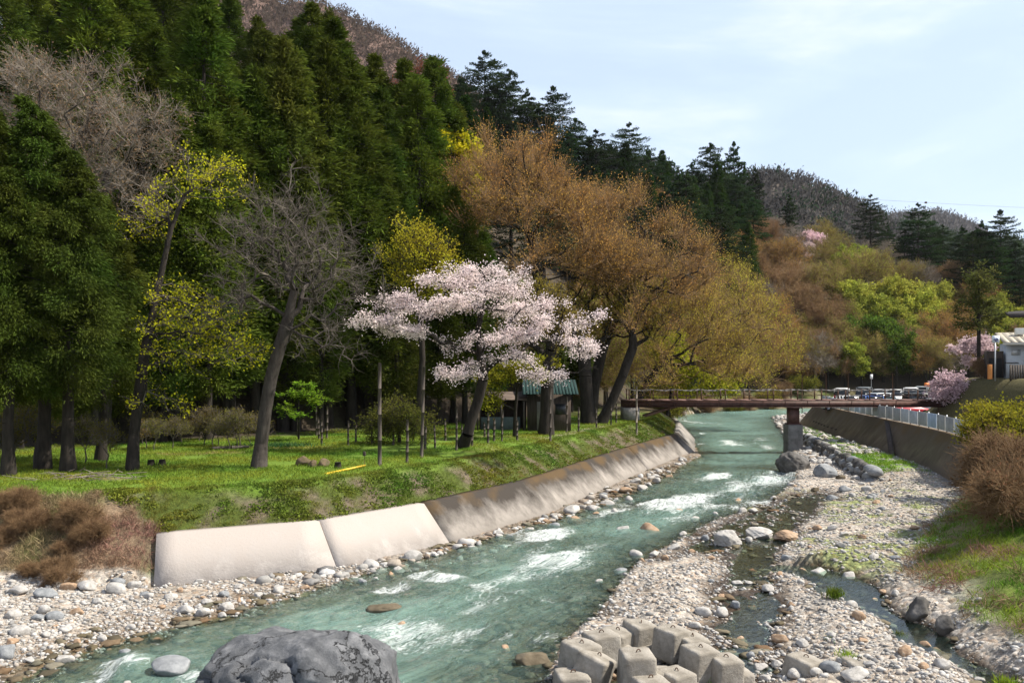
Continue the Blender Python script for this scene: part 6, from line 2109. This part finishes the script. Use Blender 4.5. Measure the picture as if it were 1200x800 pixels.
MB().box((-1.7, 0.1, 0.45), (2.7, 0.06, 0.9)).build("low_panel", solid("green_grey_panel", (0.09, 0.12, 0.11), 0.7, 0.3), t)

# ------------------------------------------------------------------ parked cars
M["glass"] = solid("car_glass", (0.015, 0.018, 0.02), 0.08, 0.1, spec=0.6)
M["tyre"] = solid("tyre_rubber", (0.02, 0.02, 0.02), 0.9, 0.2)
M["hub"] = solid("wheel_rim", (0.35, 0.35, 0.36), 0.4, 0.15, metal=0.6)
M["lamp_red"] = solid("red_lamp_lens", (0.35, 0.02, 0.02), 0.25, 0.1)
M["lamp_white"] = solid("clear_lamp_lens", (0.65, 0.65, 0.62), 0.2, 0.1)
M["paint"] = solid("car_paint", (0.95, 0.95, 0.95), 0.28, 0.03, 1.0, objcol=True, spec=0.5)
def loft(mb, secs):
    "secs: list of (x, half width bottom, half width top, z bottom, z top) along the car"
    V = []
    for (x, wb, wt, zb, zt) in secs:
        zm = zb + (zt - zb) * 0.45
        V += [(x, -wb * 0.94, zb), (x, -wb, zm), (x, -wt, zt), (x, wt, zt), (x, wb, zm), (x, wb * 0.94, zb)]
    k, n = 6, len(secs)
    F = []
    i = np.arange(n - 1)
    for j in range(k):
        b = (j + 1) % k
        F.append(np.stack([i * k + j, i * k + b, (i + 1) * k + b, (i + 1) * k + j], 1))
    F.append(np.array([[0, q + 1, q] for q in range(1, k - 1)]))
    F.append(np.array([[(n - 1) * k, (n - 1) * k + q, (n - 1) * k + q + 1] for q in range(1, k - 1)]))
    mb.add(np.array(V, float), F)
CARS = {}
def car_parts(style):
    L, Wd, Ht = {"van": (4.6, 0.86, 1.9), "suv": (4.5, 0.9, 1.72), "hatch": (4.0, 0.84, 1.5)}[style]
    a = L / 2
    belt = Ht * 0.56
    parts = []
    mb = MB()
    loft(mb, [(-a, Wd * 0.86, Wd * 0.82, 0.32, belt * 0.95), (-a + 0.12, Wd, Wd * 0.94, 0.22, belt), (a * 0.45, Wd, Wd * 0.94, 0.2, belt), (a - 0.35, Wd * 0.97, Wd * 0.86, 0.22, belt * 0.86), (a - 0.05, Wd * 0.84, Wd * 0.74, 0.3, belt * 0.72)])
    parts.append(("body", mb, "paint", 0.05))
    mb = MB()
    rear = -a + (0.10 if style == "van" else 0.18)
    fr = a * (0.62 if style == "van" else 0.42)
    loft(mb, [(rear, Wd * 0.90, Wd * 0.78, belt - 0.02, belt + 0.05), (rear + 0.25, Wd * 0.92, Wd * 0.76, belt - 0.02, Ht - 0.07), (fr - 0.75, Wd * 0.92, Wd * 0.76, belt - 0.02, Ht - 0.07), (fr, Wd * 0.90, Wd * 0.80, belt - 0.02, belt + 0.04)])
    parts.append(("windows", mb, "glass", 0.02))
    mb = MB()
    loft(mb, [(rear + 0.16, Wd * 0.76, Wd * 0.70, Ht - 0.09, Ht - 0.03), (rear + 0.5, Wd * 0.79, Wd * 0.70, Ht - 0.09, Ht), (fr - 0.95, Wd * 0.79, Wd * 0.70, Ht - 0.09, Ht), (fr - 0.62, Wd * 0.76, Wd * 0.70, Ht - 0.10, Ht - 0.05)])
    for sx_ in (-1, 1):
        for xq in (rear + 0.22, -0.15, fr - 0.7):
            mb.box((xq, sx_ * Wd * 0.845, (belt + Ht) / 2 - 0.03), (0.09, 0.06, Ht - belt - 0.05))
    parts.append(("roof", mb, "paint", 0.0))
    out = []
    for nm, mb, mt, bv in parts:
        me = make_mesh(nm, np.vstack(mb.V), mb.F, [M[mt]], False)
        if bv:
            bm = bmesh.new()
            bm.from_mesh(me)
            bmesh.ops.bevel(bm, geom=list(bm.edges), offset=bv, segments=2, affect='EDGES', clamp_overlap=True)
            for f in bm.faces:
                f.smooth = True
            bm.to_mesh(me)
            bm.free()
        out.append((nm, me, (0, 0, 0)))
    mb = MB()
    mb.tube((0, -0.1, 0), (0, 0.1, 0), 0.31, sides=18)
    ty = make_mesh("wheel", np.vstack(mb.V), mb.F, [M["tyre"]])
    mb = MB()
    mb.tube((0, -0.115, 0), (0, 0.115, 0), 0.19, sides=14)
    hu = make_mesh("rim", np.vstack(mb.V), mb.F, [M["hub"]])
    wheels = [(x_, s_ * (Wd - 0.09), 0.31) for x_ in (-a * 0.62, a * 0.62) for s_ in (-1, 1)]
    mb = MB()
    mb.box((0, 0, 0), (0.12, 0.34, 0.17), taper=0.8)
    hl = make_mesh("headlight", np.vstack(mb.V), mb.F, [M["lamp_white"]])
    mb = MB()
    mb.box((0, 0, 0), (0.08, 0.16, 0.36))
    tl = make_mesh("tail_light", np.vstack(mb.V), mb.F, [M["lamp_red"]])
    return out, ty, hu, wheels, hl, [(a - 0.10, s_ * Wd * 0.62, belt * 0.68) for s_ in (-1, 1)], tl, [(-a + 0.0, s_ * Wd * 0.78, belt * 0.85) for s_ in (-1, 1)]
for st_ in ("van", "suv", "hatch"):
    CARS[st_] = car_parts(st_)
def car(px, Y, style, rz, color, label):
    x_ = (px - 600) * Y / FPX
    t = thing("parked_car", label, "car", (x_, Y, H(x_, Y) + 0.01), math.radians(rz), "cars in the car park")
    body, ty, hu, wheels, hl, hp, tl, tp = CARS[style]
    for nm, me, _ in body:
        o = link(nm, me, t)
        o.color = (*color, 1)
    for p_ in wheels:
        w_ = link("wheel", ty, t, p_)
        link("rim", hu, w_)
    for p_ in hp:
        link("headlight", hl, t, p_)
    for p_ in tp:
        link("tail_light", tl, t, p_)
WH, SI, BL, BK, RD, TE = (0.75, 0.75, 0.74), (0.42, 0.44, 0.46), (0.04, 0.13, 0.42), (0.03, 0.035, 0.04), (0.45, 0.03, 0.05), (0.05, 0.11, 0.12)
car(987, 100, "van", 65, WH, "white van at the left end of the back row of cars")
car(1012, 104, "van", -120, (0.16, 0.18, 0.19), "dark grey van behind the blue car")
car(1031, 101, "suv", -125, SI, "silver car left of the white off-roader in the back row")
car(1048, 100, "suv", -120, WH, "white off-roader in the middle of the back row")
car(1067, 102, "van", -118, WH, "white van right of the white off-roader")
car(1080, 108, "van", -118, (0.3, 0.33, 0.34), "grey van at the right end of the back row")
car(984, 86, "hatch", 170, WH, "white hatchback low at the left of the front row")
car(1013, 86, "hatch", 178, BL, "bright blue hatchback in the front row")
car(1038, 87, "suv", 20, SI, "silver car between the blue car and the black one")
car(1083, 86, "suv", 8, BK, "black car near the right end of the footbridge")
car(1090, 79, "hatch", 165, (0.7, 0.7, 0.7), "white and grey car close behind the railing at the right")
car(1037, 77, "hatch", 176, TE, "dark teal car showing below the bridge deck")
car(1062, 74.5, "hatch", 10, RD, "red car showing between bridge deck and panel fence")
# car park extras
def sign_post(px, Y, label, board, h, bc):
    x_ = (px - 600) * Y / FPX
    t = thing("sign_post", label, "sign", (x_, Y, H(x_, Y)))
    MB().tube((0, 0, 0), (0, 0, h), 0.035, sides=8).build("pole", M["steel"], t, True)
    MB().box((0, -0.05, h - board[1] / 2), (board[0], 0.03, board[1])).build("board", solid("sign_board", bc, 0.5, 0.06), t)
sign_post(1021, 112, "thin white sign post behind the grey van", (0.35, 0.6), 3.4, (0.75, 0.75, 0.75))
sign_post(1086, 96, "small orange sign on a pole among the cars at the right", (0.6, 0.45), 2.6, (0.75, 0.22, 0.05))

# ------------------------------------------------------------------ house on the right
hx, hy, hz = 37.4, 66.0, 6.05
t = thing("house", "pale house with a beige metal roof at the right edge", "house", (hx + 0.7, hy, hz), math.radians(-20))
M["siding"] = solid("pale_blue_siding", (0.50, 0.55, 0.60), 0.75, 0.08, 2, 0.1)
M["cream"] = solid("cream_siding", (0.58, 0.56, 0.50), 0.8, 0.08, 2, 0.1)
M["beige"] = solid("beige_roof_sheet", (0.36, 0.32, 0.25), 0.55, 0.1, 1.2, 0.05)
M["black"] = solid("painted_dark_inside", (0.015, 0.014, 0.013), 0.9, 0.2)  # flat black painted for the dark inside of openings and panes
M["redroof"] = solid("dark_red_awning", (0.16, 0.03, 0.035), 0.6, 0.2)
M["blueroof"] = solid("deep_teal_awning", (0.03, 0.11, 0.16), 0.55, 0.2)
MB().box((3.4, 1.6, 1.4), (6.4, 3.0, 2.8)).build("wall", M["siding"], t)
r_ = MB()
for q in range(15):
    xq = -0.2 + q * 0.5
    r_.prism([(xq, -0.7, 2.78), (xq + 0.49, -0.7, 2.78), (xq + 0.49, 2.7, 3.62), (xq, 2.7, 3.62)], (0, 0, 0), (0, 0, 0.09))
    r_.box((xq + 0.49, 1.0, 3.27), (0.04, 3.4, 0.10), M=Matrix.Rotation(math.atan2(0.84, 3.4), 3, 'X'))
r_.prism([(-0.2, 2.72, 3.62), (7.3, 2.72, 3.62), (7.3, 3.4, 3.3), (-0.2, 3.4, 3.3)], (0, 0, 0), (0, 0, 0.09))
r_.build("roof", M["beige"], t)
MB().box((3.5, -0.72, 2.72), (7.5, 0.05, 0.16)).build("fascia", M["cream"], t)
w_ = MB().box((0.75, 0.08, 2.1), (0.5, 0.06, 0.38)).build("window", M["black"], t)
MB().box((0.75, 0.05, 2.1), (0.58, 0.04, 0.46)).build("window_frame", M["steel"], w_)
MB().box((0.5, 0.06, 1.28), (0.9, 0.05, 0.06)).build("trim", M["wood_dark"], t)
MB().prism([(1.4, -0.9, 2.2), (6.5, -0.9, 2.4), (6.5, 0.05, 2.65), (1.4, 0.05, 2.45)], (0, 0, 0), (0, 0, 0.08)).build("red_awning", M["redroof"], t)
MB().prism([(1.3, -1.6, 1.55), (6.5, -1.6, 1.95), (6.5, -0.3, 2.2), (1.3, -0.3, 1.8)], (0, 0, 0), (0, 0, 0.1)).build("blue_awning", M["blueroof"], t)
MB().box((4.4, -0.75, 0.8), (4.6, 1.4, 1.6)).build("porch", M["cream"], t)
MB().box((1.75, -0.06, 1.2), (0.6, 0.05, 0.9)).build("doorway", M["black"], t)
MB().box((-0.55, 1.2, 1.1), (1.1, 1.6, 2.2)).build("open_shed", M["plank"], t)
MB().box((-0.55, 0.38, 0.9), (0.9, 0.06, 1.5)).build("shed_shade_panel", M["black"], t)  # black sheet on the solid box, painted for the shade inside the shed
MB().box((1.3, 1.6, 3.75), (0.65, 0.45, 0.5)).build("roof_unit", M["lamp_white"], t, bevel=0.04)
# sign board with its dark mark
t = thing("sign_board", "white sign board with a dark blue winged mark beside the beige roof", "sign", (36.85, 65.0, 8.85))
MB().box((0, 0, 0.28), (0.55, 0.06, 0.55)).build("board", solid("white_board", (0.62, 0.68, 0.74), 0.6, 0.08), t)
MB().box((0, 0.09, -1.3), (0.08, 0.08, 3.2)).build("pole", M["steel"], t)
mk = MB()
for pts in ([(-.25, .22), (-.06, .36), (.0, .30), (-.02, .18)], [(.25, .22), (.06, .40), (.0, .30), (.02, .18)], [(-.12, .14), (.0, .22), (.14, .12), (.0, .08)]):
    mk.prism([(x_, -0.034, z_) for x_, z_ in pts], (0, 0, 0), (0, -0.008, 0))
mk.build("mark", solid("dark_blue_paint", (0.03, 0.05, 0.16), 0.6, 0.1), t)
# second house behind, timber fence, orange post
t = thing("house", "upper white house with a dark roof cut by the right edge", "house", (46.2, 76, 7.0), math.radians(-25))
MB().box((3.2, 2, 2.0), (5.6, 4, 5.4)).build("wall", M["cream"], t)
MB().prism([(-1.6, -0.9, 4.35), (6.5, -0.9, 4.7), (6.5, 4.6, 5.4), (-1.6, 4.6, 5.05)], (0, 0, 0), (0, 0, 0.18)).build("roof", M["wood_dark"], t)
MB().box((1.4, -0.02, 3.4), (0.9, 0.06, 0.7)).build("window", M["black"], t)
t = thing("timber_fence", "brown slatted timber fence below the pale house", "fence", (37.0, 63.5, 6.0))
for q in range(3):
    MB().box((0.15 + q * 1.3, 0.06, 0.55), (0.1, 0.1, 1.3)).build("post", M["wood_dark"], t)
f_ = MB()
for q in range(16):
    f_.box((0.1 + q * 0.19, 0, 0.62), (0.15, 0.03, 1.1))
f_.build("slat_panel", M["wood"], t)
c = atY(1160, 441, 64)
o = MB().box((0, 0, 0.35), (0.26, 0.2, 1.1)).build("marker_post", solid("orange_paint", (0.55, 0.22, 0.06), 0.7, 0.12), None, bevel=0.02)
o.location = c
tag(o, "squat orange marker post left of the timber fence", "post")

# ------------------------------------------------------------------ cables
def cable(name, label, pts, r, mat, marker=None):
    t = thing(name, label, "cable", pts[0])
    o0 = Vector(pts[0])
    mb = MB()
    for a, b in zip(pts[:-1], pts[1:]):
        mb.tube(tuple(Vector(a) - o0), tuple(Vector(b) - o0), r, sides=5)
    mb.build("wire", M[mat], t)
    if marker is not None:
        MB().box(tuple(Vector(marker) - o0), (0.5, 0.4, 0.4)).build("clamp", M["iron"], t, bevel=0.05)
cable("overhead_cable", "thin overhead cable with a clamp crossing the sky at the right", [atY(985 + i * 24, 231.5 + i * 1.25 + 0.9 * math.sin(i / 12 * math.pi), 210) for i in range(13)], 0.022, "iron", atY(1085, 237.4, 210))
cable("overhead_wire", "pale wire sagging across the far woodland", [atY(940, 372, 92), atY(985, 374, 90), atY(1032, 374, 88), atY(1070, 367, 86), atY(1115, 355, 84), atY(1160, 340, 82), atY(1210, 322, 80)], 0.008, "iron")
# ------------------------------------------------------------------ thin spring haze over the valley
hm, hn, hl = mat_new("valley_air")
h_out = N(hn, "ShaderNodeOutputMaterial")
h_v = N(hn, "ShaderNodeVolumePrincipled")
h_v.inputs["Density"].default_value = 0.00004
h_v.inputs["Color"].default_value = (0.86, 0.92, 1.0, 1)
h_v.inputs["Anisotropy"].default_value = 0.2
hl.new(h_v.outputs[0], h_out.inputs["Volume"])
mb = MB()
mb.box((0, 500, 150), (4400, 2000, 320))
o = mb.build("haze", hm)
kind(o, "stuff")
o["label"], o["category"] = "thin pale haze lying over the valley", "haze"
